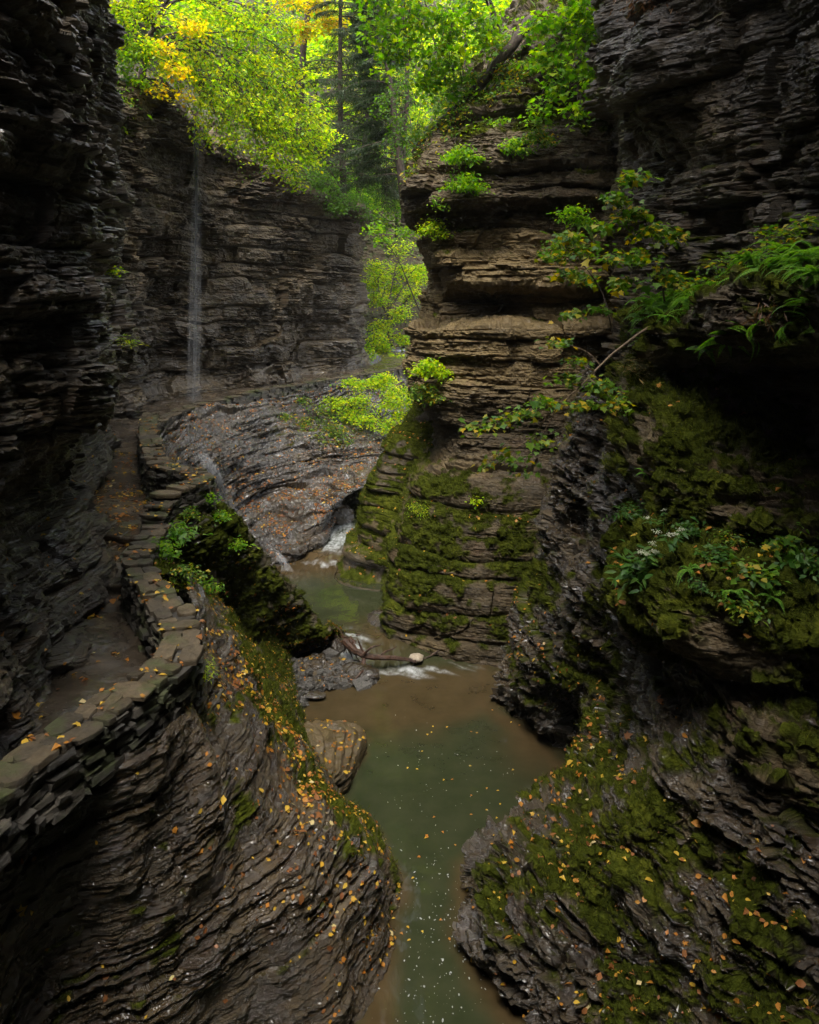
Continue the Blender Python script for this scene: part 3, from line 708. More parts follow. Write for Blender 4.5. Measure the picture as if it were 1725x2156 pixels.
# ================================================================== WATER
WL = np.array([P(790, 2156, 0), P(815, 2000, 0), P(830, 1850, 0), P(760, 1750, 0), P(690, 1672, 0), P(765, 1560, 0), P(700, 1535, 0), P(630, 1480, 0), P(720, 1440, 0)])
WR = np.array([P(1080, 2156, 0), P(1020, 2060, 0), P(980, 1970, 0), P(998, 1900, 0), P(990, 1830, 0), P(1120, 1710, 0), P(1190, 1625, 0), P(1090, 1535, 0), P(1010, 1480, 0), P(1020, 1400, 0)])
def zwater(x, y):
    z = .30 * sstep(16.9, 18.4, y + .25 * np.sin(1.3 * x)) + .08 * sstep(23.3, 24.2, y + .2 * np.sin(2 * x)) + .17 * sstep(24.6, 27.3, y)
    return z
yy = np.concatenate([np.linspace(-14, 6, 12), np.linspace(6.2, 16, 150), np.linspace(16.03, 19.5, 160), np.linspace(19.6, 23, 60), np.linspace(23.05, 28, 120), np.linspace(28.4, 36, 12)])
xx = np.concatenate([np.linspace(-7, -3.6, 10), np.linspace(-3.5, 3.5, 260), np.linspace(3.6, 7, 10)])
X, Y = np.meshgrid(xx, yy)
Z = zwater(X, Y)
S = np.stack([X, Y, Z], -1)
rap = sstep(16.7, 17.2, Y) * (1 - sstep(18.7, 19.1, Y)) + sstep(23.2, 23.5, Y) * (1 - sstep(24.1, 24.4, Y)) + sstep(24.5, 25, Y) * (1 - sstep(27.6, 28, Y))
flow = np.array([1.0, .45, 1.0])
S[..., 2] += rap * (.045 * fbm(S * flow, 3.2, 3, 201)) + .004 * fbm(S, 2.2, 2, 202) * sstep(6, 9, Y)
_rot = np.stack([np.where(Y < 20, X * .45 + Y * .9, X), np.where(Y < 20, X * .9 - Y * .45, Y), Z], -1)
st = fbm(_rot * np.array([3.4, .7, 1]) + .35 * np.stack([fbm(S, .9, 2, 207)] * 3, -1), 2.4, 4, 203)
def blob(c, rx, ry):
    return np.exp(-(((X - c[0]) / rx) ** 2 + ((Y - c[1]) / ry) ** 2))
spots = 1.1 * blob(P(745, 1365, .2), .35, .75) + .8 * blob(P(880, 1415, .05), .35, .25) + .75 * blob(P(960, 1412, .05), .5, .18) + .7 * blob(P(820, 1412, .05), .3, .2)
spots = spots + 1.3 * blob(P(722, 1125, .45), .42, 1.2) + .9 * blob(P(700, 1150, .4), .45, .45) + .9 * blob(P(700, 1186, .34), .5, .28) + .5 * blob(P(650, 1178, .4), .4, .2)
foam = .8 * sstep(.15, 1.6, spots * 1.0 + st * 1.0 * np.minimum(1, spots * 2))
def near_line(L, r):
    d = np.full(X.shape, 9.)
    for a, b in zip(L[:-1], L[1:]):
        a = np.array(a[:2]); b = np.array(b[:2]); ab = b - a
        t = np.clip(((X - a[0]) * ab[0] + (Y - a[1]) * ab[1]) / (ab @ ab), 0, 1)
        d = np.minimum(d, np.hypot(X - a[0] - t * ab[0], Y - a[1] - t * ab[1]))
    return 1 - sstep(0, r, d + .08 * fbm(S, 2.5, 3, 205))
shal = .9 * np.maximum(near_line(WL, .34), near_line(WR, .42))
bandc = sstep(14.2, 15.4, Y + .55 * fbm(S, .6, 3, 206) - .25 * X) * (1 - sstep(16.9, 17.6, Y))
shal = np.maximum(shal, .8 * bandc)
shal = np.maximum(shal, .9 * sstep(21.6, 22.6, Y + .4 * fbm(S, .8, 2, 208)) * (1 - sstep(24, 25, Y)))
shal = np.maximum(shal, .9 * blob(P(1120, 1560, 0), .55, 1.1))
shal = np.maximum(shal, .8 * blob(P(800, 1340, .25), 1.0, .9))
nt = NT('stream_water')
at = nt.n('ShaderNodeVertexColor', layer_name='mask')
sep = nt.n('ShaderNodeSeparateColor'); nt.l(at.outputs[0], sep.inputs[0])
v = pos_vec(nt)
bedn = nt.noise(v, 2.3, 4, .6)
deep = nt.ramp(bedn, [(.3, (.021, .026, .011)), (.7, (.033, .036, .017))])
sand = nt.ramp(nt.noise(v, 1.7, 4, .6), [(.3, (.042, .026, .011)), (.7, (.075, .048, .022))])
col = nt.mix(nt.math('MULTIPLY', sep.outputs[1], .92), deep, sand)
b = nt.n('ShaderNodeBsdfPrincipled')
nt.l(col, b.inputs['Base Color'])
b.inputs['Roughness'].default_value = .05
b.inputs['IOR'].default_value = 1.33
bp = nt.n('ShaderNodeBump'); bp.inputs['Strength'].default_value = .14; bp.inputs['Distance'].default_value = .03
nt.l(nt.noise(pos_vec(nt, (1, .6, 1)), 5, 3, .5), bp.inputs['Height']); nt.l(bp.outputs[0], b.inputs['Normal'])
fo = nt.n('ShaderNodeBsdfPrincipled'); fo.inputs['Base Color'].default_value = (.48, .50, .50, 1); fo.inputs['Roughness'].default_value = .6
fm = nt.n('ShaderNodeMixShader')
fn = nt.noise(pos_vec(nt, (4, 3, 3)), 2.2, 5, .6)
nt.l(nt.math('MULTIPLY', sep.outputs[0], nt.ramp(fn, [(.30, (.05, .05, .05)), (.70, (1, 1, 1))]), clamp=True), fm.inputs[0])
nt.l(b.outputs[0], fm.inputs[1]); nt.l(fo.outputs[0], fm.inputs[2]); nt.l(fm.outputs[0], nt.out.inputs[0])
A = np.stack([foam, shal, shal * 0], -1).reshape(-1, 3)
o = mesh_np('water', S, grid_faces(*X.shape), nt.m, A, smooth=True)
tag(o, 'murky green stream with brown shallows and white rapids', 'stream', None, 'structure')

# foam flecks drifting on the lower pool
M_foam = plain('foam', (.20, .21, .19), (.34, .35, .33), 40, .6, 0)
fv, ff = [], []
r_ = np.random.default_rng(5)
cent = [(P(860, 1500, 0), P(880, 1740, 0), .25, 40), (P(930, 1660, 0), P(900, 1830, 0), .5, 70), (P(905, 1800, 0), P(905, 2000, 0), .34, 130), (P(960, 1900, 0), P(880, 2160, 0), .30, 190), (P(1090, 1640, 0), P(960, 1580, 0), .45, 50), (P(900, 2050, 0), P(900, 2300, 0), .35, 120), (P(760, 1640, 0), P(870, 1560, 0), .5, 25)]
for a, bq, sp, n in cent:
    for k in range(int(n * .62)):
        t = r_.random()
        x = a[0] + (bq[0] - a[0]) * t + r_.normal(0, sp); y = a[1] + (bq[1] - a[1]) * t + r_.normal(0, .12)
        s = min(.0036 * math.exp(r_.normal(.1, .6)), .011); el = 1 + 1.6 * r_.random(); an = r_.normal(1.57, .5)
        m = 6; i0 = len(fv)
        for q in range(m):
            t2 = q / m * 6.283; ra = s * (.7 + .6 * r_.random())
            dx, dy = ra * el * math.cos(t2), ra * math.sin(t2)
            fv.append((x + dx * math.cos(an) - dy * math.sin(an), y + dx * math.sin(an) + dy * math.cos(an), float(zwater(x, y)) + .012))
        fv.append((x, y, float(zwater(x, y)) + .016))
        for q in range(m): ff.append((i0 + q, i0 + (q + 1) % m, i0 + m))
o = mesh_np('foam', fv, np.array(ff), M_foam)
tag(o, 'white foam flecks drifting down the dark pool', 'foam', None, 'stuff')

# ------------------------------------------------------------------ tubes
class MB:
    def __init__(s): s.v = []; s.f3 = []; s.n = 0
    def tube(s, pts, rad, sides=5, cap=True):
        pts = np.asarray(pts, float); n = len(pts)
        rad = np.broadcast_to(np.asarray(rad, float), (n,))
        t = np.gradient(pts, axis=0); t /= np.maximum(np.linalg.norm(t, axis=1, keepdims=True), 1e-9)
        ref = np.where(np.abs(t[:, 2:3]) > .9, np.array([[1., 0, 0]]), np.array([[0, 0, 1.]]))
        a = np.cross(t, ref); a /= np.maximum(np.linalg.norm(a, axis=1, keepdims=True), 1e-9)
        b = np.cross(t, a)
        an = np.arange(sides) / sides * 2 * math.pi
        ring = pts[:, None] + rad[:, None, None] * (np.cos(an)[None, :, None] * a[:, None] + np.sin(an)[None, :, None] * b[:, None])
        i = s.n + np.arange(n * sides).reshape(n, sides)
        j = np.roll(i, -1, 1)
        q = np.stack([i[:-1], j[:-1], j[1:], i[1:]], -1).reshape(-1, 4)
        s.v.append(ring.reshape(-1, 3)); s.n += n * sides
        s.f3.append(q[:, [0, 1, 2]]); s.f3.append(q[:, [0, 2, 3]])
        if cap:
            s.v.append(pts[-1:]); s.f3.append(np.stack([i[-1], j[-1], np.full(sides, s.n)], -1)); s.n += 1
    def tris(s, V, Fq):
        s.v.append(np.asarray(V, float).reshape(-1, 3)); s.f3.append(np.asarray(Fq) + s.n); s.n += len(s.v[-1])
    def box(s, c, ax, ay, az, jit=0):
        c = np.asarray(c, float); V = []
        for i in (-1, 1):
            for j in (-1, 1):
                for k in (-1, 1):
                    V.append(c + i * ax + j * ay + k * az + (rng.normal(0, jit, 3) if jit else 0))
        Fq = []
        for q in ((0, 1, 3, 2), (4, 6, 7, 5), (0, 4, 5, 1), (2, 3, 7, 6), (0, 2, 6, 4), (1, 5, 7, 3)):
            Fq += [(q[0], q[1], q[2]), (q[0], q[2], q[3])]
        s.tris(V, np.array(Fq))
    def build(s, name, mat, parent=None, smooth=False, loc=None):
        V = np.concatenate(s.v); Fq = np.concatenate(s.f3)
        if loc is not None: V = V - np.array(loc)
        return mesh_np(name, V, Fq, mat, None, smooth, parent)

def bez(a, b, sag=0., jit=.1, n=8, r=None):
    a = np.array(a, float); b = np.array(b, float); L = np.linalg.norm(b - a)
    r = r or rng
    t = np.linspace(0, 1, n)[:, None]
    p = a + (b - a) * t
    p[:, 2] += (4 * t * (1 - t))[:, 0] * sag * L
    j1, j2 = r.normal(0, jit * L, 3), r.normal(0, jit * L * .6, 3)
    return p + np.sin(t * math.pi) * j1 + np.sin(t * 2 * math.pi) * j2 * .5

# ------------------------------------------------------------------ waterfall
nt = NT('falling_water')
b = nt.n('ShaderNodeBsdfPrincipled'); b.inputs['Base Color'].default_value = (.80, .82, .84, 1); b.inputs['Roughness'].default_value = .4
tr = nt.n('ShaderNodeBsdfTransparent'); mx = nt.n('ShaderNodeMixShader')
nz = nt.noise(pos_vec(nt, (6, 6, .8)), 3, 3, .6)
nt.l(nt.ramp(nz, [(.3, (.0, .0, .0)), (.75, (.046, .046, .046))]), mx.inputs[0])
nt.l(tr.outputs[0], mx.inputs[1]); nt.l(b.outputs[0], mx.inputs[2]); nt.l(mx.outputs[0], nt.out.inputs[0])
M_fall = nt.m
wf = MB()
top = np.array(Q(414, 268, 28.1)); bot = np.array(P(408, 838, 4.42)); bot[1] = 27.9; bot[0] = (408 - CX) * 27.9 / F; bot[2] = 4.4
r_ = np.random.default_rng(12)
for k in range(120):
    o1 = r_.normal(0, 1, 2) * (.035, .03); o2 = r_.normal(0, 1, 2) * (.11, .10)
    t0 = 0 if k < 60 else r_.random() * .7
    t1 = 1 if k % 3 else min(1, t0 + .2 + .5 * r_.random())
    t = np.linspace(t0, t1, 14)
    e = np.sqrt(t)
    p = np.stack([top[0] + (bot[0] - top[0]) * t + o1[0] + o2[0] * e + .02 * np.sin(9 * t + k), top[1] + (bot[1] - top[1]) * t + o1[1] + o2[1] * e, top[2] + (bot[2] - top[2]) * t], -1)
    wf.tube(p, (.005 + .012 * r_.random()) * np.linspace(1.0, .55, 14), 4, False)
o = wf.build('waterfall', M_fall, smooth=True)
tag(o, 'thin veil waterfall dropping from the leafy rim onto the path', 'waterfall')
M_spray = M_fall.copy()
for n_ in M_spray.node_tree.nodes:
    if n_.type == 'VALTORGB': n_.color_ramp.elements[1].color = (.09, .09, .09, 1)
# splash where it runs off the path down the bowl
sp = MB()
for k in range(170):
    a = np.array(P(425 + r_.normal(0, 12), 985, 2.9)) + (0, 0, .15); 
    u0 = 415 + 25 * r_.random(); u1 = 470 + 45 * r_.random()
    pts = [P(u0, 965, 3.45), P(.6 * u0 + .4 * u1, 1010, 2.9), P(.35 * u0 + .65 * u1, 1060, 2.15), P(u1, 1110, 1.35)]
    pp = pchip(np.array(pts), np.linspace(0, 3, 10)) + np.array([0, -.15, .16]) + r_.normal(0, .05, (10, 3))
    i0 = r_.integers(0, 5); pp = pp[i0:i0 + 5]
    sp.tube(pp, .006 + .010 * r_.random(), 4, False)
o = sp.build('falling_water', M_spray, smooth=True)
tag(o, 'white spray running off the path down the rock bowl', 'water spray', None, 'stuff')
for (u, v, z, n) in ((588, 1163, .75, 26),):
    m = MB()
    for k in range(n):
        a = np.array(P(u + r_.normal(0, 3), v, z)); m.tube([a + (0, -.05, .0), a + (r_.normal(.15, .06), -.25, -.12), a + (r_.normal(.3, .1), -.4, -.4)], .006 + .008 * r_.random(), 4, False)
    tag(m.build('trickle', M_spray, smooth=True), 'small trickle spilling over the bowl lip into the upper pool', 'trickle')

# ================================================================== DRY STONE WALLS
def stone_material(name, a, b_, mossamt):
    nt = NT(name)
    g = nt.n('ShaderNodeNewGeometry'); v = pos_vec(nt)
    base = nt.ramp(g.outputs['Random Per Island'], [(0, a), (.6, [(x + y) / 2 for x, y in zip(a, b_)]), (1, b_)])
    n = nt.noise(v, 13, 5, .7)
    base = nt.mix(nt.ramp(n, [(.35, (0, 0, 0)), (.7, (.6, .6, .6))]), base, [x * .35 for x in a])
    mz = nt.noise(v, 1.8, 4, .65)
    col = nt.mix(nt.math('MULTIPLY', nt.ramp(mz, [(.50, (0, 0, 0)), (.62, (1, 1, 1))]), mossamt), base, (.045, .060, .010))
    bs = nt.n('ShaderNodeBsdfPrincipled'); nt.l(col, bs.inputs['Base Color'])
    nt.l(nt.ramp(nt.noise(v, 3, 3, .6), [(.4, (.3, .3, .3)), (.6, (.75, .75, .75))]), bs.inputs['Roughness'])
    bp = nt.n('ShaderNodeBump'); bp.inputs['Strength'].default_value = 1.0; bp.inputs['Distance'].default_value = .03
    nt.l(nt.noise(pos_vec(nt, (1, 1, 2)), 22, 7, .75), bp.inputs['Height']); nt.l(bp.outputs[0], bs.inputs['Normal'])
    nt.l(bs.outputs[0], nt.out.inputs[0])
    return nt.m
M_wall = stone_material('wall_stone', (.028, .025, .020), (.10, .085, .062), .6)
M_cap = stone_material('coping_stone', (.038, .029, .016), (.120, .086, .044), .75)
M_core = plain('wall_core', (.02, .018, .016), (.04, .036, .03), 9, .9)

def stone_wall(name, pts, th, label, course=(.03, .075), cap_len=(.13, .36), cap=True, lip=.03, seed=1):
    """pts: (x, y, ztop, zbase) along the centre line; left side = towards the path or not, both faces are built"""
    global rng
    keep = rng; rng = np.random.default_rng(seed)
    Pn = np.array(pts, float)
    t = np.linspace(0, len(Pn) - 1, 12 * (len(Pn) - 1) + 1)
    L = pchip(Pn, t)
    seg = np.concatenate([[0], np.cumsum(np.linalg.norm(np.diff(L[:, :2], axis=0), axis=1))])
    tot = seg[-1]
    def at(s):
        s = min(max(s, 0), tot)
        q = [np.interp(s, seg, L[:, k]) for k in range(4)]
        d = np.array([np.interp(min(s + .06, tot), seg, L[:, k]) - np.interp(max(s - .06, 0), seg, L[:, k]) for k in range(2)])
        d /= max(np.linalg.norm(d), 1e-9)
        return np.array(q), d
    root = empty(name, tuple(Pn[len(Pn) // 2, :2]) + (Pn[len(Pn) // 2, 3],), label=label, cat='stone wall')
    loc = tuple(root.location)
    core = MB()
    ring = []
    ss = np.linspace(0, tot, max(8, int(tot / .15)))
    for s in ss:
        q, d = at(s); n = np.array([d[1], -d[0]]); w = th / 2 - .05
        ring.append([(q[0] + n[0] * w, q[1] + n[1] * w, q[3]), (q[0] + n[0] * w, q[1] + n[1] * w, q[2] - .05), (q[0] - n[0] * w, q[1] - n[1] * w, q[2] - .05), (q[0] - n[0] * w, q[1] - n[1] * w, q[3])])
    R = np.array(ring); gf = grid_faces(*R.shape[:2])
    core.tris(R.reshape(-1, 3), np.concatenate([gf[:, [0, 1, 2]], gf[:, [0, 2, 3]]]))
    for e in (R[0], R[-1]): core.tris(e, np.array([(0, 1, 2), (0, 2, 3)]))
    core.build('core', M_core, root, loc=loc)
    st = MB()
    for side in (1, -1):
        zoff = 0.0
        while True:
            h = course[0] + (course[1] - course[0]) * rng.random()
            s = -.1 * rng.random(); any_ = False
            while s < tot:
                ln = .07 + .24 * rng.random() ** 1.5
                q, d = at(s + ln / 2); n = np.array([d[1], -d[0]]) * side
                zt = q[2] - .05 - zoff
                if zt - h > q[3] - .1:
                    any_ = True
                    pr = th / 2 - .09 + .03 * rng.normal()
                    c = np.array([q[0] + n[0] * pr, q[1] + n[1] * pr, zt - h / 2])
                    tilt = rng.normal(0, .05)
                    ax = np.array([d[0], d[1], tilt]) * (ln / 2 - .004)
                    ay = np.array([n[0], n[1], rng.normal(0, .06)]) * .09
                    st.box(c, ax, ay, np.array([-tilt * d[0], -tilt * d[1], 1]) * (h / 2 - .003), .009)
                s += ln
            zoff += h
            if not any_ or zoff > 3: break
    # wall ends
    for s_, sg in ((0, -1), (tot, 1)):
        q, d = at(s_); zoff = 0
        while q[2] - .05 - zoff > q[3]:
            h = course[0] + (course[1] - course[0]) * rng.random()
            n = np.array([d[1], -d[0]])
            st.box((q[0] + d[0] * sg * .01, q[1] + d[1] * sg * .01, q[2] - .05 - zoff - h / 2), np.array([n[0], n[1], 0]) * (th / 2 - .02), np.array([d[0], d[1], 0]) * .07, np.array([0, 0, 1]) * (h / 2 - .003), .01)
            zoff += h
    st.build('stone_courses', M_wall, root, loc=loc)
    if cap:
        cp = MB(); s = 0
        while s < tot:
            ln = cap_len[0] + (cap_len[1] - cap_len[0]) * rng.random()
            q, d = at(s + ln / 2); n = np.array([d[1], -d[0]])
            parts = [(0, 1.0)] if rng.random() < .2 else ([(-.25 + .1 * rng.normal(), .5), (.27, .48)] if rng.random() < .6 else [(-.34, .34), (0, .34), (.34, .33)])
            for off, w in parts:
                hh = .018 + .016 * rng.random()
                cz_ = q[2] - .05 + hh + .006 * rng.normal()
                c = np.array([q[0] + n[0] * off * th, q[1] + n[1] * off * th, cz_])
                a = rng.normal(0, .05)
                dd = np.array([d[0] * math.cos(a) - d[1] * math.sin(a), d[0] * math.sin(a) + d[1] * math.cos(a)])
                nn = np.array([dd[1], -dd[0]])
                # an irregular slab: eight sided outline, bevelled rim
                m = 10; out = []
                hx, hy = ln / 2 * 1.02 , (th / 2 + lip) * w
                for k in range(m):
                    tt = (k + .5) / m * 6.2832
                    ca, sa = math.cos(tt), math.sin(tt)
                    r = 1 / max(abs(ca), abs(sa)) ** .92
                    r *= 1 + rng.normal(0, .07)
                    out.append(c[:2] + dd * ca * r * hx + nn * sa * r * hy)
                out = np.array(out)
                tz = rng.normal(0, .012)
                V = []
                for lev, sc_ in ((-hh, .97), (hh * .5, 1.0), (hh, .96)):
                    for o_ in out:
                        pxy = c[:2] + (o_ - c[:2]) * sc_
                        V.append((pxy[0], pxy[1], cz_ + lev + tz * float((o_ - c[:2]) @ dd) / hx + .004 * rng.normal()))
                V.append((c[0], c[1], cz_ + hh + .002))
                Fq = []
                for lv in (0, 1):
                    for k in range(m):
                        a_, b_ = lv * m + k, lv * m + (k + 1) % m
                        Fq += [(a_, b_, b_ + m), (a_, b_ + m, a_ + m)]
                for k in range(m): Fq.append((2 * m + k, 2 * m + (k + 1) % m, 3 * m))
                cp.tris(V, np.array(Fq))
            s += ln * .98
        o_ = cp.build('coping', M_cap, root, loc=loc)
        o_['label'] = 'flat tan coping slabs scattered with leaves'
    rng = keep
    return root

near_wall = [(-3.97, 12.7, 4.42, 3.7), (-3.88, 11.9, 4.40, 3.6), (-3.80, 11.2, 4.42, 3.5), (-3.45, 10.5, 4.42, 3.4), (-3.08, 9.85, 4.41, 3.6), (-2.84, 9.4, 4.40, 3.6), (-2.59, 9.0, 4.40, 3.6), (-2.43, 8.6, 4.40, 3.6), (-2.38, 8.2, 4.40, 3.95), (-2.44, 7.85, 4.40, 3.95), (-2.58, 7.4, 4.40, 3.95), (-2.74, 7.0, 4.40, 3.95), (-2.92, 6.55, 4.40, 3.95), (-3.08, 6.1, 4.40, 3.95), (-3.2, 5.3, 4.4, 3.6), (-3.2, 3, 4.4, 3.6), (-3.3, -2, 4.4, 3.6)]
stone_wall('stone_wall', near_wall, .345, 'low dry stone wall curving beside the nearest stretch of path', seed=3)
bay_wall = [(-7.35, 22.9, 4.72, 3.7), (-6.75, 20.9, 4.76, 3.7), (-6.1, 18.9, 4.8, 3.6), (-5.55, 17.4, 4.8, 3.5), (-5.02, 16.0, 4.8, 3.3), (-4.72, 15.45, 4.8, 3.2), (-4.25, 15.1, 4.8, 3.0), (-3.85, 14.7, 4.8, 3.0), (-3.68, 14.2, 4.8, 3.2), (-3.82, 13.75, 4.8, 3.4), (-4.02, 13.35, 4.75, 3.5), (-4.08, 12.9, 4.55, 3.6)]
stone_wall('stone_wall', bay_wall, .40, 'dry stone wall bulging into a rounded bay past the steps', seed=5)
far_pts = [(-7.55, 24.2, 4.28, 3.6), (-7.62, 25.4, 4.27, 3.2), (-7.18, 27.5, 4.37, 3.3), (-6.38, 28.75, 4.46, 3.4), (-5.5, 30.05, 4.56, 3.5), (-4.2, 31.5, 4.66, 3.6), (-2.4, 33.6, 4.76, 3.7), (-.5, 35.9, 4.86, 3.8), (.3, 38.7, 4.95, 3.8)]
stone_wall('stone_wall', far_pts, .45, 'long retaining wall of stacked stone under the far path', course=(.06, .14), cap_len=(.4, .9), seed=7)

# ================================================================== LOOSE ROCKS, STONES, DRIFTWOOD
def boulder(name, c, r, label, cat, seed, mat=None, flat=.7, sub=5, amp=.22, kind=None, group=None):
    import bmesh
    bm = bmesh.new(); bmesh.ops.create_icosphere(bm, subdivisions=sub, radius=1)
    V = np.array([v.co[:] for v in bm.verts]); Fq = np.array([[v.index for v in f.verts] for f in bm.faces]); bm.free()
    r = np.array(r if hasattr(r, '__len__') else (r, r, r * flat), float)
    Pp = V * r
    d = amp * fbm(Pp + seed * 7.3, 1.1 / r.max(), 3, seed) + .5 * amp * np.round(2.2 * noise(Pp + seed, 1.6 / r.max(), seed + 3)) / 2.2
    Pp = Pp * (1 + d[:, None])
    Pp += (V * (.012 * fbm(Pp + seed, 9, 2, seed))[:, None])
    A = np.stack([np.zeros(len(V)), np.full(len(V), .9), np.full(len(V), .25)], -1)
    o = mesh_np(name, Pp, Fq, mat or M_rock, A)
    o.location = c
    return tag(o, label, cat, group, kind)
boulder('boulder', np.array(P(703, 1368, .15)) + (0, .1, .0), (.26, .3, .24), 'small wet boulder at the tip of the mossy ridge', 'boulder', 2, sub=5)
boulder('boulder', np.array(P(706, 1098, .6)) + (0, .4, .05), (.52, .5, .42), 'glistening dark boulder under the overhang above the cascade', 'boulder', 4, sub=5)
boulder('rock_slab', np.array(P(760, 1415, .1)), (.42, .3, .16), 'dark rock in the rapids under the driftwood stump', 'rock', 6, sub=5)
boulder('rock_slab', np.array(P(690, 1392, .18)), (.28, .2, .09), 'flat dark slab lying on top of the gravel bar', 'rock', 9, sub=4)
boulder('rock_slab', np.array(P(665, 1420, .15)), (.16, .14, .08), 'little angular stone in the middle of the gravel bar', 'rock', 10, sub=4)
boulder('rock_slab', np.array(P(655, 1464, .08)), (.30, .14, .05), 'thin stone slab at the pool edge of the gravel bar', 'rock', 11, sub=4)
M_pale = plain('pale_stone', (.20, .16, .11), (.36, .30, .22), 9, .6)
boulder('stone', np.array(P(878, 1384, .22)), (.16, .12, .08), 'pale rounded stone caught beside the driftwood log', 'stone', 13, M_pale, sub=4, amp=.22)
boulder('rock_slab', np.array(P(800, 1335, .05)) + (0, .3, 0), (.42, .5, .45), 'dark stepped rock at the foot of the mossy dome', 'rock', 14, sub=5)
boulder('rock_slab', np.array(P(950, 1388, .0)) + (.2, .1, 0), (1.0, .25, .10), 'long low ledge of dark rock along the foot of the dome', 'rock', 15, sub=5)
pb = MB(); r_ = np.random.default_rng(44)
Sb, Nb, _ = SURF['dark gravel bar with scattered leaves beside the rapids']
fl = Sb.reshape(-1, 3); fl = fl[(fl[:, 2] > -.02)]
for k in range(1500):
    c = fl[r_.integers(len(fl))]; s = .014 * math.exp(r_.normal(.1, .55))
    ax, ay = r_.normal(0, 1, 2); nrm_ = math.hypot(ax, ay); ax /= nrm_; ay /= nrm_
    pb.box(c + (0, 0, s * .2), np.array([ax, ay, r_.normal(0, .2)]) * s * 1.5, np.array([-ay, ax, r_.normal(0, .2)]) * s, np.array([0, 0, 1]) * s * .5, s * .2)
tag(pb.build('pebbles', M_gravel), 'small dark pebbles covering the gravel bar', 'pebbles', None, 'stuff')

M_bark = plain('bark', (.022, .016, .012), (.085, .062, .045), 14, .8, .8, (1, 1, .35))
M_wetwood = plain('wet_driftwood', (.018, .010, .007), (.085, .042, .024), 12, .4, .8)
root = empty('driftwood_log', P(790, 1385, .25), label='broken dark driftwood log lying across the rapids', cat='driftwood')
lc = tuple(root.location)
m = MB(); m.tube(pchip(np.array([P(728, 1352, .45), P(760, 1378, .33), P(800, 1384, .30), P(850, 1388, .24), P(875, 1392, .2)]), np.linspace(0, 4, 24)) + rng.normal(0, .008, (24, 3)), np.linspace(.085, .03, 24), 8)
m.build('trunk', M_wetwood, root, loc=lc)
m = MB()
for k in range(16):
    a = np.array(P(734 + rng.normal(0, 8), 1352 + rng.normal(0, 7), .42)); m.tube(bez(a, a + rng.normal(0, .17, 3) * (1, .6, .9), 0, .15, 5), np.linspace(.03, .008, 5), 5)
m.build('root_mass', M_wetwood, root, loc=lc)
for a, b in ((P(765, 1380, .35), P(803, 1357, .6)), (P(770, 1380, .33), P(752, 1345, .65)), (P(800, 1384, .3), P(835, 1360, .5))):
    m = MB(); m.tube(bez(a, b, .1, .08, 7), np.linspace(.03, .008, 7), 6); m.build('branch', M_wetwood, root, loc=lc)
root = empty('driftwood_stump', P(768, 1408, .15), label='short broken stump standing upright below the driftwood log', cat='driftwood')
lc = tuple(root.location)
m = MB(); m.tube(bez(P(770, 1428, .0), P(766, 1385, .28), 0, .04, 6), (.11, .075, .06, .055, .05, .04), 7); m.build('trunk', M_wetwood, root, loc=lc)
m = MB()
for k in range(14):
    a = np.array(P(768, 1422, .08)); m.tube(bez(a, a + np.array([rng.normal(0, .22), rng.normal(0, .15), rng.normal(0, .06)]), .1, .1, 5), np.linspace(.035, .01, 5), 5)
m.build('root_mass', M_wetwood, root, loc=lc)
m = MB(); m.tube(bez(P(885, 1390, .12), P(965, 1345, .55), .0, .03, 8), np.linspace(.018, .008, 8), 5)
tag(m.build('twig', M_wetwood), 'thin bare stick leaning from the pale stone to the dome', 'stick')
m = MB(); m.tube(bez(P(702, 1330, .5), P(730, 1375, .25), .35, .06, 8), np.linspace(.02, .008, 8), 5); m.tube(bez(P(706, 1340, .5), P(722, 1362, .3), .5, .06, 8), np.linspace(.012, .006, 8), 5)
tag(m.build('twig', M_wetwood), 'bent twigs hanging off the end of the mossy ridge', 'stick')
# ================================================================== LEAVES, TREES, FERNS
def tmpl_oval():
    return np.array([(0, 0, 0), (-.32, .45, .10), (.32, .45, .10), (0, 1, -.04)], float), np.array([(0, 2, 3), (0, 3, 1)])
def tmpl_maple():
    # toothed five lobed leaf, folded a little along its midrib
    o = [(0, 0), (.22, .10), (.52, .08), (.36, .30), (.60, .55), (.30, .56), (.18, .72), (0, 1.05), (-.18, .72), (-.30, .56), (-.60, .55), (-.36, .30), (-.52, .08), (-.22, .10)]
    V = [(x, y, .16 * abs(x) - .10 * (y - .4) ** 2) for x, y in o] + [(0, .42, 0)]
    n = len(o)
    return np.array(V, float), np.array([(i, (i + 1) % n, n) for i in range(n)])
def tmpl_needle():
    return np.array([(0, 0, 0), (-.07, .5, .02), (.07, .5, .02), (0, 1, 0)], float), np.array([(0, 2, 3), (0, 3, 1)])
def tmpl_lance():
    V = np.array([(0, 0, 0), (-.16, .3, .05), (.16, .3, .05), (-.14, .65, .03), (.14, .65, .03), (0, 1, -.10), (0, .32, 0), (0, .66, -.02)], float)
    return V, np.array([(0, 2, 6), (0, 6, 1), (6, 2, 4), (6, 4, 7), (1, 6, 7), (1, 7, 3), (7, 4, 5), (3, 7, 5)])
TM = dict(oval=tmpl_oval(), maple=tmpl_maple(), needle=tmpl_needle(), lance=tmpl_lance())

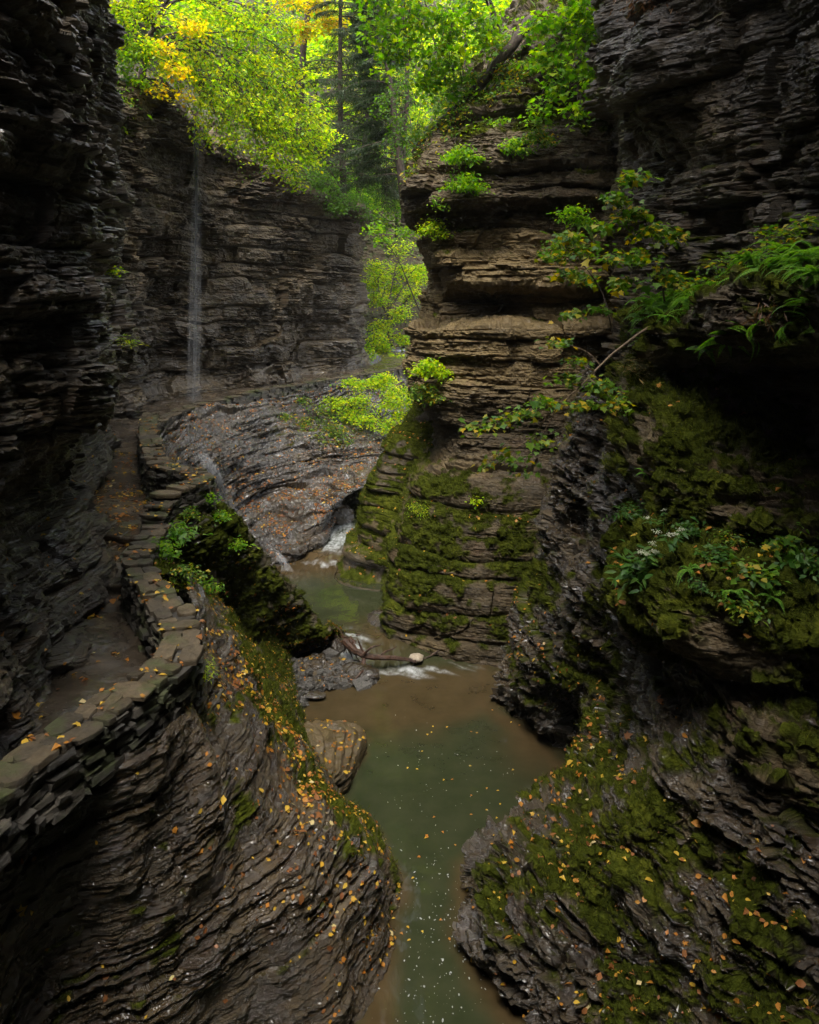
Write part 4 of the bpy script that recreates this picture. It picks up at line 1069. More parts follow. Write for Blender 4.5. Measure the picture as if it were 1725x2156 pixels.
def place_leaves(pos, direc, nrm, size, tm):
    """vectorised: one template copy per row"""
    V, Fq = TM[tm]
    d = direc / np.maximum(np.linalg.norm(direc, axis=1, keepdims=True), 1e-9)
    x = np.cross(d, nrm); x /= np.maximum(np.linalg.norm(x, axis=1, keepdims=True), 1e-9)
    n = np.cross(x, d)
    W = pos[:, None] + size[:, None, None] * (V[None, :, 0:1] * x[:, None] + V[None, :, 1:2] * d[:, None] + V[None, :, 2:3] * n[:, None])
    k = len(V)
    Fa = (np.arange(len(pos)) * k)[:, None, None] + Fq[None]
    return W.reshape(-1, 3), Fa.reshape(-1, 3)

def rand_leaves(anch, base_dir, size, tm, flat=.45, droop=.25, r=None, spread=1.0):
    r = r or rng
    n = len(anch)
    a = r.random(n) * 2 * math.pi
    hd = np.stack([np.cos(a), np.sin(a), np.zeros(n)], -1) * spread + base_dir
    hd[:, 2] -= droop * (.3 + r.random(n))
    up = np.stack([r.normal(0, flat, n), r.normal(0, flat, n), np.ones(n)], -1)
    return place_leaves(anch, hd, up, size * np.exp(r.normal(0, .22, n)), tm)

LEAF = dict(
    green=leaf_material('leaf_green', [(.05, .13, .010), (.08, .19, .012), (.12, .25, .014), (.18, .31, .016), (.28, .34, .02)], .55),
    lime=leaf_material('leaf_lime', [(.10, .23, .008), (.17, .31, .010), (.25, .38, .012), (.38, .45, .014), (.55, .50, .02)], .55),
    yellow=leaf_material('leaf_yellow', [(.24, .34, .015), (.42, .40, .015), (.55, .42, .015), (.58, .34, .012)], .55),
    dark2=leaf_material('leaf_mid', [(.03, .075, .010), (.05, .11, .012), (.08, .16, .014)], .45),
    dark=leaf_material('leaf_dark', [(.018, .040, .008), (.030, .060, .010), (.045, .080, .012)], .35),
    conifer=leaf_material('needle_dark', [(.012, .026, .010), (.022, .042, .014), (.040, .062, .016)], .25),
    shrub=leaf_material('leaf_shrub', [(.035, .09, .012), (.06, .13, .014), (.09, .17, .016), (.14, .20, .02), (.40, .26, .015)], .45),
    fern=leaf_material('fern_green', [(.045, .12, .014), (.075, .18, .018), (.11, .23, .022), (.16, .25, .03)], .45),
    weed=leaf_material('weed_green', [(.022, .065, .010), (.038, .095, .014), (.065, .125, .018)], .4),
)

def make_tree(name, label, cat, trunk, tr, clusters, leaf, tm='oval', size=.11, per=10, ntw=45, group=None, droop=.3, twig=.55, limb_r=.05, sag=.10, seed=1, flat=.45, limbs_from=.4, trunk_mat=None, sides=6, bare=0.0):
    r = np.random.default_rng(seed)
    trunk = np.array(trunk, float)
    root = empty(name, tuple(trunk[0]), label=label, cat=cat, group=group)
    loc = tuple(trunk[0])
    w = MB()
    tp = pchip(trunk, np.linspace(0, len(trunk) - 1, 6 * (len(trunk) - 1) + 1))
    tp += r.normal(0, tr * .12, tp.shape)
    w.tube(tp, np.linspace(tr, tr * .3, len(tp)), max(sides, 7))
    LV, LF, n0 = [], [], 0
    for ci, cl in enumerate(clusters):
        c, rad = np.array(cl[0], float), np.array(cl[1], float)
        nt_ = int(cl[2] if len(cl) > 2 and cl[2] else ntw)
        cand = tp[int(len(tp) * limbs_from):]
        dd = np.linalg.norm((cand - c) * (1, 1, 1.6), axis=1) + .3 * np.maximum(cand[:, 2] - c[2], 0) * 0
        st = cand[np.argmin(dd + r.random(len(dd)) * .5)]
        end = c + (c - st) / max(np.linalg.norm(c - st), 1e-6) * rad.mean() * .5
        lb = bez(st, end, sag, .06, 12, r)
        w.tube(lb, np.linspace(limb_r, limb_r * .25, 12), sides)
        anchors, dirs = [], []
        for k in range(nt_):
            q = r.normal(0, 1, 3); q /= np.linalg.norm(q); q *= r.random() ** .4
            e = c + q * rad
            s = lb[int(np.clip(4 + 8 * r.random(), 0, 11))]
            L = np.linalg.norm(e - s)
            if L > 2.2 * rad.mean(): s = e + (s - e) * (2.0 * rad.mean() / L)
            tw = bez(s, e, .08, .09, 7, r)
            tw[:, 2] -= np.linspace(0, 1, 7) ** 2 * .12 * L
            w.tube(tw, np.linspace(limb_r * .25, limb_r * .06, 7), 3, False)
            if r.random() < bare: continue
            t = r.random(per) ** .7
            i = np.clip((t * 6).astype(int), 0, 5); f = (t * 6 - i)[:, None]
            a = tw[i] * (1 - f) + tw[i + 1] * f
            off = r.normal(0, 1, (per, 3)) * (size * 1.3, size * 1.3, size * .45)
            anchors.append(a + off); dirs.append(np.repeat([(tw[-1] - tw[0]) / max(L, .1) * twig], per, 0))
        if anchors:
            V, Fq = rand_leaves(np.concatenate(anchors), np.concatenate(dirs), size, tm, flat, droop, r)
            LV.append(V); LF.append(Fq + n0); n0 += len(V)
    w.build('trunk', trunk_mat or M_bark, root, True, loc)
    mesh_np('crown', np.concatenate(LV) - np.array(loc), np.concatenate(LF), LEAF[leaf] if isinstance(leaf, str) else leaf, None, True, root)
    return root

def cl(u, v, y, rx, rz=None, ry=None, n=None):
    return (Q(u, v, y), (rx, ry or rx, rz or rx * .6), n)

def copy_tree(o, loc, rz=0, sc=1.0, label=None):
    c = o.copy(); C.objects.link(c)
    c.location = loc; c.rotation_euler = (0, 0, rz); c.scale = (sc, sc, sc)
    if label: c['label'] = label
    for ch in o.children:
        d = ch.copy(); C.objects.link(d); d.parent = c
    return c

# ---- left rim: the bright hanging maple with its yellow neighbour
make_tree('maple_tree', 'bright lime green maple hanging over the cliff beside the waterfall', 'tree',
    [(-9.6, 28.6, 14.8), (-9.2, 28.0, 16.2), (-8.4, 27.2, 17.6), (-7.2, 26.6, 18.8)], .16,
    [cl(300, 20, 26, 1.1), cl(400, 60, 26, 1.2), cl(500, 60, 26, 1.2), cl(590, 70, 26.5, 1.1), cl(370, 150, 26, 1.0), cl(450, 150, 26, 1.1), cl(545, 150, 26.3, 1.15), cl(620, 160, 27, 1.0),
     cl(440, 225, 26.3, .85), cl(520, 235, 26.3, 1.05), cl(590, 240, 26.8, 1.0), cl(655, 245, 27.5, .9), cl(540, 305, 26.6, .8), cl(600, 310, 27, .75), cl(585, 352, 27, .45, .25, n=22), cl(490, 290, 26.4, .6, .3, n=24),
     cl(420, -60, 25.5, 1.5), cl(560, -50, 25.5, 1.4), cl(250, 40, 24.6, .9), cl(240, -20, 24.6, 1.0), cl(300, 110, 25, .8), cl(655, 330, 28, .6), cl(620, 375, 28.5, .4, .2, n=18), cl(690, 290, 29, .7), cl(430, 290, 27, .35, .2, n=12)],
    'lime', size=.125, per=13, ntw=48, seed=11, droop=.45, limb_r=.045, sag=.16)
make_tree('maple_tree', 'yellow leaved young maple at the top left corner of the back cliff', 'tree',
    [(-10.2, 27.2, 14.6), (-9.8, 26.7, 16), (-9.2, 26, 17.5)], .09,
    [cl(350, 110, 25.0, .5), cl(375, 150, 25.0, .35), cl(410, 60, 25.0, .4), cl(340, 190, 25.0, .25, .12, n=12), cl(380, 205, 25.2, .25, .12, n=9)],
    'yellow', size=.13, per=9, ntw=26, seed=13, droop=.4, limb_r=.03, sag=.12)
make_tree('sapling', 'green sapling drooping over the cliff edge left of the waterfall', 'sapling',
    [(-9.9, 26.6, 14.5), (-9.7, 26.2, 15.2), (-9.4, 25.6, 15.6)], .05,
    [cl(262, 130, 24.6, .6), cl(285, 175, 24.8, .45), cl(250, 215, 24.4, .4, .5), cl(255, 258, 24.4, .25, .3, n=14), cl(300, 110, 25, .6), cl(235, 70, 24.6, .6)],
    'green', size=.12, per=10, ntw=26, seed=14, droop=.7, limb_r=.025)
make_tree('bush', 'bare reddish brush sprawling over the cliff edge right of the waterfall', 'bush',
    [(-7.3, 29.2, 14.0), (-6.9, 28.8, 14.2), (-6.3, 28.6, 14.1)], .05,
    [cl(470, 290, 28.2, .9, .5), cl(510, 330, 28.2, .9, .45), cl(570, 370, 29, 1.0, .4), cl(440, 260, 28, .6, .4), cl(640, 390, 30, 1.0, .4), cl(520, 372, 28.2, .5, .3)],
    'green', size=.08, per=3, ntw=52, seed=16, droop=.6, limb_r=.022, bare=.8, limbs_from=0, trunk_mat=plain('red_twigs', (.05, .022, .016), (.13, .065, .045), 10, .8))

# ---- trees behind the back cliff
make_tree('maple_tree', 'golden yellow tree glowing at the top behind the hanging maple', 'tree',
    [(-5.5, 40, 16), (-5.2, 39.5, 20), (-4.6, 39, 24), (-4, 38.5, 28)], .22,
    [cl(600, -10, 37, 1.2), cl(660, 5, 37, 1.2), cl(640, 60, 38, .9), cl(700, 50, 38.5, .9)],
    'yellow', size=.17, per=11, ntw=42, seed=21)
make_tree('maple_tree', 'pale green tree beyond the dark hemlock in the gap', 'tree',
    [(-1.0, 52, 17), (-.9, 52, 22), (-.6, 51.5, 28), (-.4, 51, 33)], .25,
    [cl(720, 40, 50, 2.2), cl(800, 20, 50, 2.0), cl(870, 60, 50, 2.0), cl(800, 150, 50, 1.9), cl(870, 180, 50, 1.8), cl(760, 230, 50, 2.0), cl(840, 270, 50, 2.0), cl(700, 160, 49, 1.8), cl(800, 340, 49, 2.0), cl(860, 380, 49, 1.7)],
    'lime', size=.20, per=11, ntw=44, seed=23)
def hemlock(name, label, base, top, spread, seed, n=46, side=None):
    r = np.random.default_rng(seed)
    base, top = np.array(base, float), np.array(top, float)
    root = empty(name, tuple(base), label=label, cat='conifer')
    w = MB(); tp = bez(base, top, 0, .015, 12, r); w.tube(tp, np.linspace(.17, .03, 12), 7)
    A, D = [], []
    for k in range(n):
        t = .12 + .86 * (k / n); c = base + (top - base) * t
        a = r.random() * 6.283 if side is None else side + r.normal(0, 1.0)
        L = spread * (1.05 - t * .75) * (.7 + .5 * r.random())
        e = c + np.array([math.cos(a), math.sin(a), -.12 - .25 * r.random()]) * L
        b = bez(c, e, .10, .04, 9, r); w.tube(b, np.linspace(.035, .006, 9), 4, False)
        for j in range(40):
            q = .2 + .8 * r.random(); i = min(int(q * 8), 7); s = b[i] + (b[i + 1] - b[i]) * (q * 8 - i)
            dirv = (b[-1] - b[0]) / L; sd = np.cross(dirv, (0, 0, 1)) * (1 if j % 2 else -1)
            e2 = s + (dirv * .6 + sd) * L * .30 * (1.1 - q * .7) + (0, 0, -.05 * L)
            tw = np.linspace(s, e2, 4); w.tube(tw, (.006, .005, .004, .003), 3, False)
            m = 16; f = r.random((m, 1)); A.append(s + (e2 - s) * f + r.normal(0, .03, (m, 3))); D.append(np.repeat([(e2 - s) / np.linalg.norm(e2 - s)], m, 0))
    w.build('trunk', M_bark, root, True, tuple(base))
    V, Fq = rand_leaves(np.concatenate(A), np.concatenate(D), .17, 'needle', .3, .25, r, .9)
    mesh_np('crown', V - base, Fq, LEAF['conifer'], None, True, root)
    return root
hemlock('hemlock_tree', 'dark hemlock with feathery drooping boughs above the back cliff', (-3.0, 37.6, 12.0), (-3.2, 36.6, 26.5), 3.6, 31, 70)
hemlock('hemlock_tree', 'second dark hemlock standing further right above the back cliff', (-2.9, 42.5, 12.0), (-1.6, 40, 26), 3.6, 32, 64)
hemlock('hemlock_tree', 'thin half bare hemlock leaning over the gap beside the pillar', (-.2, 30.5, 11.5), (-1.4, 29.5, 20.5), 2.3, 33, 30, 3.0)
make_tree('bush', 'dark green undergrowth along the rim at the right end of the back cliff', 'bush', [(-3.0, 37.5, 12.2), (-3.0, 37.3, 12.6), (-3, 37.2, 13)], .05,
    [cl(620, 385, 33, 1.0, .6), cl(680, 405, 33.8, 1.0, .5), cl(735, 428, 34.8, .9, .45), cl(775, 450, 35.6, .6, .4), cl(655, 375, 33.5, .9, .5), cl(760, 420, 36, .8, .5), cl(710, 440, 33.8, .5, .2), cl(650, 350, 36, 1.2, .7), cl(720, 375, 37.5, 1.2, .7), cl(780, 400, 38, 1.0, .6), cl(590, 360, 34, .8, .5), cl(770, 340, 39, 1.2, .8)],
    'dark2', size=.11, per=11, ntw=44, seed=36, limbs_from=0, limb_r=.02)
make_tree('tree', 'slim dark conifer trunk with thin sprays of needles at the gap', 'tree',
    [Q(852, 470, 33), Q(850, 330, 33), Q(858, 180, 33), Q(850, 20, 33), Q(840, -100, 33)], .14,
    [cl(800, 60, 32, 1.0), cl(880, 30, 32, 1.0), cl(820, 170, 32, .8), cl(790, 290, 32, .7), cl(830, 360, 32, .7), cl(760, 120, 32, .9), cl(740, 200, 32.5, .9), cl(760, 350, 33, .8), cl(700, 300, 33, .8), cl(820, 420, 31, .6)], 'conifer', size=.15, tm='needle', per=40, ntw=40, seed=35, limb_r=.03)

# ---- the bright gap: bushes on the far slope
make_tree('bush', 'sunlit yellow green bush low in the gap behind the cliff corner', 'bush', [Q(820, 720, 46), Q(818, 690, 46), Q(815, 660, 46)], .08,
    [cl(790, 560, 47, 1.0), cl(850, 520, 48, 1.0), cl(880, 570, 47, 1.0), cl(800, 690, 45, 1.0), cl(840, 660, 45, 1.1), cl(770, 745, 42, .6), cl(790, 715, 43, .8), cl(830, 760, 41, .5), cl(795, 630, 46, 1.1), cl(850, 720, 45, .9), cl(870, 620, 46, 1.1), cl(810, 735, 44, .7)], 'lime', size=.15, per=12, ntw=40, seed=41, limbs_from=0)
make_tree('bush', 'pale green bush above the sunlit one in the gap', 'bush', [Q(830, 620, 50), Q(830, 590, 50), Q(828, 560, 50)], .08,
    [cl(800, 585, 49, 1.2), cl(850, 570, 49, 1.2), cl(830, 610, 49, 1.2), cl(780, 600, 50, 1.1), cl(880, 590, 50, 1.1)], 'lime', size=.16, per=11, ntw=40, seed=42, limbs_from=0)
make_tree('tree', 'leafy green tree above the grey rock band in the gap', 'tree', [Q(835, 500, 54), Q(835, 450, 54), Q(830, 400, 54)], .12,
    [cl(790, 470, 53, 1.2), cl(830, 440, 53, 1.5), cl(870, 460, 53, 1.4), cl(810, 400, 53, 1.5), cl(860, 390, 53, 1.4), cl(780, 420, 54, 1.3)], 'green', size=.18, per=11, ntw=42, seed=43, limbs_from=0)
make_tree('sapling', 'slender leaning sapling standing in the gap beside the pillar', 'sapling', [Q(884, 655, 27), Q(865, 610, 27), Q(845, 560, 27), Q(822, 520, 27)], .03,
    [cl(810, 508, 27, .5, .15), cl(850, 490, 27, .5, .18), cl(885, 480, 26.5, .5, .2), cl(790, 480, 27, .45, .2)], 'green', size=.11, per=8, ntw=18, seed=44, limb_r=.012, limbs_from=.5)
make_tree('bush', 'dense fresh green bush growing over the rim of the rock bowl', 'bush', [Q(800, 880, 30.5), Q(800, 860, 30.5), Q(805, 840, 30.5)], .05,
    [cl(700, 850, 30.5, .6), cl(770, 885, 29.8, .6), cl(745, 810, 31, .6), cl(810, 800, 31, .6), cl(760, 845, 30.5, .75), cl(815, 850, 30, .8), cl(850, 880, 29.5, .7), cl(790, 810, 31, .7), cl(840, 825, 30.5, .7), cl(735, 875, 30.5, .6, .3), cl(830, 905, 29, .6, .35), cl(865, 850, 29.5, .6)],
    'lime', size=.10, per=12, ntw=44, seed=45, limbs_from=0, limb_r=.02)
make_tree('bush', 'low darker bush under the far retaining wall', 'bush', [Q(660, 880, 30.2), Q(660, 865, 30.2), Q(662, 850, 30.2)], .04,
    [cl(590, 880, 29.2, .45, .15), cl(660, 925, 28.8, .5, .14), cl(720, 930, 29, .5, .16), cl(610, 925, 28.3, .35, .1, n=14), cl(630, 850, 30.5, .5, .35), cl(680, 870, 30.3, .6, .35), cl(640, 895, 29.5, .6, .25), cl(700, 905, 29.3, .5, .2), cl(720, 845, 31, .45)],
    'shrub', size=.09, per=9, ntw=34, seed=46, limbs_from=0, limb_r=.018)

# ---- right rim above the pillar
make_tree('maple_tree', 'fresh green maple reaching in from the slope above the pillar', 'tree',
    [(3.0, 25.5, 15.6), (2.2, 24.0, 17.2), (1.0, 22.4, 18.0), (-.2, 21.4, 18.2)], .12,
    [cl(790, 60, 20.5, .75), cl(850, 40, 20.5, .8), cl(920, 50, 20.5, .8), cl(980, 30, 20.5, .8), cl(870, 110, 20.5, .7), cl(950, 120, 20.5, .75), cl(820, 120, 20.8, .5, .3), cl(1020, 80, 20.5, .7), cl(900, 175, 21, .5, .25), cl(960, 190, 21, .5, .25), cl(900, -60, 20, 1.1), cl(1000, -60, 20, 1.1), cl(800, -40, 20.2, 1.0)],
    'green', size=.125, per=8, ntw=32, tm='maple', seed=51, droop=.4, limb_r=.035)
make_tree('sapling', 'dull green sapling behind the maple on the pillar slope', 'sapling',
    [(1.2, 26, 14.8), (.8, 25.5, 16), (.4, 25, 17.5)], .06,
    [cl(840, 190, 25, .7), cl(890, 210, 25, .7), cl(800, 230, 25, .6), cl(850, 270, 25, .6), cl(930, 240, 24, .5), cl(870, 320, 24, .5), cl(825, 310, 25, .5)],
    'dark2', size=.11, per=7, ntw=24, seed=52, limb_r=.02)
make_tree('shrub', 'bright leafy shrub hanging over the top right of the pillar', 'shrub',
    [(4.6, 20.2, 14.2), (4.2, 19.8, 14.6), (3.8, 19.2, 14.8)], .05,
    [cl(1130, 60, 19, .6), cl(1190, 50, 19, .65), cl(1250, 60, 18.6, .6), cl(1150, 120, 18.9, .45, .3), cl(1210, 130, 18.6, .6), cl(1250, 180, 18.4, .4), cl(1170, 190, 18.7, .45, .25), cl(1130, 240, 18.7, .3, .14, n=14), cl(1220, 10, 18.6, .7), cl(1160, -40, 19, .9), cl(1215, 240, 18.4, .3, .2, n=14)],
    'green', size=.12, per=7, ntw=26, tm='maple', seed=53, droop=.5, limb_r=.022)
m = MB(); m.tube(pchip(np.array([Q(870, 320, 21.5), Q(935, 255, 21.4), Q(1000, 190, 21.3), Q(1070, 105, 21.2), Q(1120, 40, 21.5)]), np.linspace(0, 4, 30)) + rng.normal(0, .02, (30, 3)), np.linspace(.09, .16, 30), 9)
tag(m.build('fallen_log', M_bark, smooth=True), 'dark fallen trunk slanting across the slope above the pillar', 'log')

make_tree('shrub', 'dark leafy undergrowth covering the slope on top of the pillar', 'shrub',
    [(1.6, 22.5, 12.8), (1.9, 22.2, 13.2), (2.2, 21.8, 13.6)], .04,
    [cl(890, 290, 21.2, .5, .3), cl(935, 260, 21, .55, .35), cl(985, 235, 20.8, .55, .3), cl(1040, 210, 20.6, .5, .3), cl(1090, 185, 20.4, .5, .3), cl(1000, 170, 21.4, .6, .35), cl(1060, 150, 21.2, .6, .35), cl(900, 330, 20.8, .45, .25), cl(940, 310, 20.6, .4, .2), cl(880, 370, 20.6, .4, .25), cl(1110, 140, 20.6, .5, .3), cl(1060, 95, 21.5, .6, .4), cl(950, 215, 22, .6, .35)],
    'shrub', size=.10, per=9, ntw=34, seed=54, limbs_from=0, limb_r=.02, droop=.5)
make_tree('shrub', 'thin leafy sprays trailing down the dark upper face of the pillar', 'shrub',
    [(1.0, 20.8, 12.3), (1.1, 20.3, 12.0), (1.2, 19.9, 11.6)], .025,
    [cl(900, 350, 20.4, .35, .2, n=16), cl(960, 340, 19.7, .4, .14, n=14), cl(960, 395, 19.5, .4, .12, n=16), cl(1000, 280, 20, .4, .15, n=14), cl(1060, 255, 19.9, .35, .15, n=12), cl(930, 430, 19.7, .25, .12, n=9), cl(1010, 400, 19.4, .3, .08, n=9)],
    'green', size=.085, per=8, seed=55, limbs_from=0, limb_r=.01, droop=.6)

# ---- small plants on the pillar face
for i, (u, v, y, rx, lab, lf, n) in enumerate([
    (975, 330, 19.3, .5, 'thin green sprigs hanging off the dark upper pillar edge', 'green', 26), (1085, 310, 19.2, .35, 'small light green clump on the mossy band of the pillar', 'green', 18),
    (1135, 290, 19.0, .4, 'leafy clump on the lichened corner near the top of the pillar', 'shrub', 20), (915, 485, 20.3, .42, 'bright yellow green tuft on the left edge of the pillar', 'lime', 26),
    (905, 780, 20.0, .5, 'grassy green clump on the shoulder at the foot of the pillar', 'lime', 40), (895, 830, 20.0, .45, 'fern like clump hanging beneath the grassy shoulder', 'shrub', 30),
    (1190, 530, 17.5, .6, 'green shrub jutting from the shadowed crevice beside the pillar', 'shrub', 26), (1210, 455, 17.5, .35, 'small ferny clump high in the crevice', 'green', 20),
    (985, 390, 19.2, .45, 'loose spray of narrow leaves over the dark overhang of the pillar', 'green', 22), (1110, 300, 19.0, .0, '', '', 0)]):
    if n:
        make_tree('plant', lab, 'plant', [Q(u, v + 18, y + .15), Q(u, v + 6, y), Q(u, v - 8, y)], .012, [cl(u - rx * 40, v, y, rx * .7, rx * .4, rx * .5, n), cl(u + rx * 40, v + 6, y, rx * .7, rx * .4, rx * .5, n), cl(u, v - 12, y, rx * .6, rx * .4, rx * .5, n)], lf, size=.085, per=7, seed=60 + i, limbs_from=0, limb_r=.008, droop=.5)

# ---- distant trees on the hillside: copies of two kinds
da = make_tree('tree', 'distant round tree on the wooded hillside', 'tree', [(0, 0, 0), (0, 0, 3), (.2, 0, 6), (0, .1, 9)], .2,
    [((0, 0, 8), (2.2, 2.2, 2.0)), ((1.6, 0, 6), (1.8, 1.8, 1.4)), ((-1.6, .3, 6), (1.8, 1.8, 1.4)), ((.3, -1.5, 5.4), (1.8, 1.6, 1.4)), ((0, .6, 4), (2.2, 2.0, 1.4)), ((.4, -.8, 9.6), (1.4, 1.4, 1.2))], 'lime', size=.26, per=12, ntw=40, seed=71, group='trees on the far hillside')
db = make_tree('tree', 'distant darker tree on the wooded hillside', 'tree', [(0, 0, 0), (0, 0, 3), (.2, 0, 6), (0, .1, 9)], .2,
    [((0, 0, 8), (2.0, 2.0, 2.2)), ((1.5, 0, 5.6), (1.9, 1.8, 1.6)), ((-1.5, .3, 5.8), (1.8, 1.8, 1.6)), ((.3, -1.5, 5.0), (1.8, 1.6, 1.4)), ((0, -.4, 3.4), (2.2, 2.0, 1.4))], 'green', size=.26, per=12, ntw=42, seed=72, group='trees on the far hillside')
r_ = np.random.default_rng(8)
k = 0
for u, v, y in [(260, 40, 44), (340, 120, 44), (420, 40, 48), (500, 150, 46), (560, 250, 46), (620, 40, 54), (660, 200, 50), (700, 330, 48), (740, 60, 62), (780, 200, 62), (830, 60, 66), (880, 160, 62), (880, 300, 60), (760, 380, 60), (960, 60, 54), (1060, 40, 48), (980, 160, 46), (300, -60, 50), (560, -60, 58), (700, -60, 66), (880, -60, 70), (1040, -60, 56), (420, 220, 42), (840, 380, 62), (1120, -20, 40)]:
    src = (da, db)[k % 2]
    p = np.array(Q(u, v, y)) - (0, 0, 7)
    if k < 2: src.location = p; src.rotation_euler = (0, 0, k)
    else: copy_tree(src, p, r_.random() * 6.28, .85 + .4 * r_.random())
    k += 1
# ================================================================== FERNS, SHRUBS AND WEEDS OF THE RIGHT HAND LEDGES
def fern_mesh(seed, nf=9, L=.45, mat='fern'):
    r = np.random.default_rng(seed); m = MB()
    for k in range(nf):
        a = k / nf * 6.283 + r.normal(0, .3); ln = L * (.7 + .5 * r.random()); rise = .55 + .35 * r.random()
        t = np.linspace(0, 1, 15)
        out = np.stack([np.cos(a) * t, np.sin(a) * t, 0 * t], -1) * ln
        out[:, 2] = ln * (rise * t - (rise + .30) * t ** 2.2)
        out += np.outer(np.sin(t * 2), r.normal(0, .04, 3))
        m.tube(out, np.linspace(.0035, .001, 15), 3, False)
        d = np.gradient(out, axis=0); d /= np.linalg.norm(d, axis=1, keepdims=True)
        sd = np.cross(d, (0, 0, 1.0)); sd /= np.linalg.norm(sd, axis=1, keepdims=True)
        pos, di, nr, sz = [], [], [], []
        for q in np.linspace(.10, .99, 34):
            i = min(int(q * 14), 13); f = q * 14 - i
            c = out[i] * (1 - f) + out[i + 1] * f
            w = ln * .21 * min(1, q * 5) * (1 - q) ** .75 + .006
            for s in (1, -1):
                pos.append(c); di.append(sd[i] * s + d[i] * .5 + (0, 0, -.12)); nr.append((0, 0, 1)); sz.append(w)
        V, Fq = place_leaves(np.array(pos), np.array(di), np.array(nr) + r.normal(0, .15, (len(nr), 3)), np.array(sz), 'lance')
        m.tris(V, Fq)
    return m
FERNS = []
for k in range(4):
    o = fern_mesh(100 + k, 8 + k % 3, .42).build('fern', LEAF['fern'], None, True)
    FERNS.append(o)
_used = [False] * 4
def fern(p, rz, sc, label, group, tilt=(0, 0)):
    k = rng.integers(4)
    if not _used[k]: o = FERNS[k]; _used[k] = True
    else: o = FERNS[k].copy(); C.objects.link(o)
    o.location = p; o.rotation_euler = (tilt[0], tilt[1], rz); o.scale = (sc,) * 3
    return tag(o, label, 'fern', group)
def on_surface(key, uv, up=True):
    """nearest front point of a built rock face to the picture point (u, v)"""
    S_, N_, _ = SURF[key]
    u = CX + S_[..., 0] * F / np.maximum(S_[..., 1], 1); v = VH - (S_[..., 2] - H) * F / np.maximum(S_[..., 1], 1)
    d = (u - uv[0]) ** 2 + (v - uv[1]) ** 2 + np.where(S_[..., 1] < 2, 1e9, 0)
    m = d < max(d.min() * 1.0 + 60, 60)
    idx = np.argwhere(m); ys_ = S_[m][:, 1]; j = idx[np.argmin(ys_)]
    return S_[j[0], j[1]], N_[j[0], j[1]]
K_F = 'dark rock ledge covered in ferns high on the right cliff'
K_M = 'rounded bulge of moss covered rock between two ledges'
K_L = 'broad mossy ledge with white flowers and dead leaves'
K_B = 'mossy rock buttress and leaf strewn slope across the pool'
K_P = 'tall tan rock pillar rising from a mossy dome across the stream'
K_A = 'wet layered rock bank with fallen leaves below the stone wall'
K_R = 'mossy rock ridge running down from the wall to the stream'
r_ = np.random.default_rng(3)
for i in range(120):
    u = 1345 + 400 * r_.random(); yy_ = 12.6 - (u - 1345) / 400 * 5.4 + r_.normal(0, .3)
    off = r_.random()
    x = (u - CX) * yy_ / F + .0
    S_, N_, _m = SURF[K_F]
    q = S_[: int(S_.shape[0] * .62)].reshape(-1, 3)
    j = np.argmin((q[:, 0] - x - .05 * off) ** 2 + (q[:, 1] - yy_) ** 2)
    fern(q[j] + (-.16 * r_.random(), -.05, .02 + .10 * r_.random()), r_.random() * 6.28, .42 + .5 * r_.random(), 'green fern crowding the high ledge on the right cliff', 'ferns on the high ledge', (r_.normal(0, .2), -.35 * r_.random()))
for (u, v, s) in ((1480, 735, .6), (1530, 725, .75), (1565, 715, .7), (1600, 700, .7), (1650, 700, .6), (1700, 690, .65)):
    p, n = on_surface(K_F, (u, v)); fern(p - n * .02, r_.random() * 6, s, 'fern with long fronds drooping under the lip of the high ledge', 'ferns hanging under the high ledge', (0, -1.0))
for (u, v, s, lab) in ((1630, 1265, .45, 'bluish green fern low on the front of the flower ledge'), (1540, 1255, .6, 'small fern sprouting from the mossy front of the flower ledge'), (1445, 1200, .5, 'little fern beside the white flower stems'), (1610, 1075, .4, 'small fern at the back of the flower ledge'), (1225, 470, 1.3, 'shaggy fern clinging high in the dark crevice'), (1350, 1000, .45, 'small fern on top of the moss bulge corner'), (1215, 580, 1.1, 'pale fern drooping from the shrub in the crevice'), (1620, 1380, .35, 'tiny fern on the dark mossy block')):
    key = {True: K_P, False: K_L}[u < 1300]
    if 'bulge' in lab: key = K_M
    if 'block' in lab: key = 'dark block of mossy rock beneath the flower ledge'
    p, n = on_surface(key, (u, v)); fern(p, r_.random() * 6, s, lab, None, (r_.normal(0, .2), -.3))

# long leafy branch reaching out over the pool from the high ledge
M_twig = plain('pale_branch', (.06, .040, .024), (.20, .14, .085), 16, .7)
br = [Q(1425, 655, 11.4), Q(1365, 690, 11.2), Q(1290, 745, 11.0), Q(1215, 820, 10.8), Q(1150, 880, 10.8)]
make_tree('branch_shrub', 'leafy shrub with a long pale branch reaching down from the high ledge', 'shrub', br, .022,
    [cl(1170, 715, 10.9, .10, .05, n=8), cl(1190, 800, 10.9, .16, .09, n=12), cl(1100, 870, 10.9, .22, .10, n=14), cl(1040, 890, 11, .16, .07, n=11), cl(1000, 900, 11.1, .09, .05, n=7), cl(1150, 850, 10.8, .18, .10, n=12), cl(1260, 810, 10.6, .20, .12, n=13), cl(1230, 850, 10.6, .16, .08, n=9),
     cl(1130, 930, 10.8, .16, .07, n=8), cl(1060, 965, 11, .15, .05, n=8), cl(1020, 985, 11, .10, .05, n=5), cl(1100, 990, 11, .12, .05, n=5), cl(1210, 760, 10.9, .12, .06, n=7), cl(1300, 850, 10.6, .16, .10, n=8)],
    'shrub', tm='maple', size=.075, per=6, seed=81, limbs_from=.1, limb_r=.008, droop=.55, trunk_mat=M_twig, sag=.03)
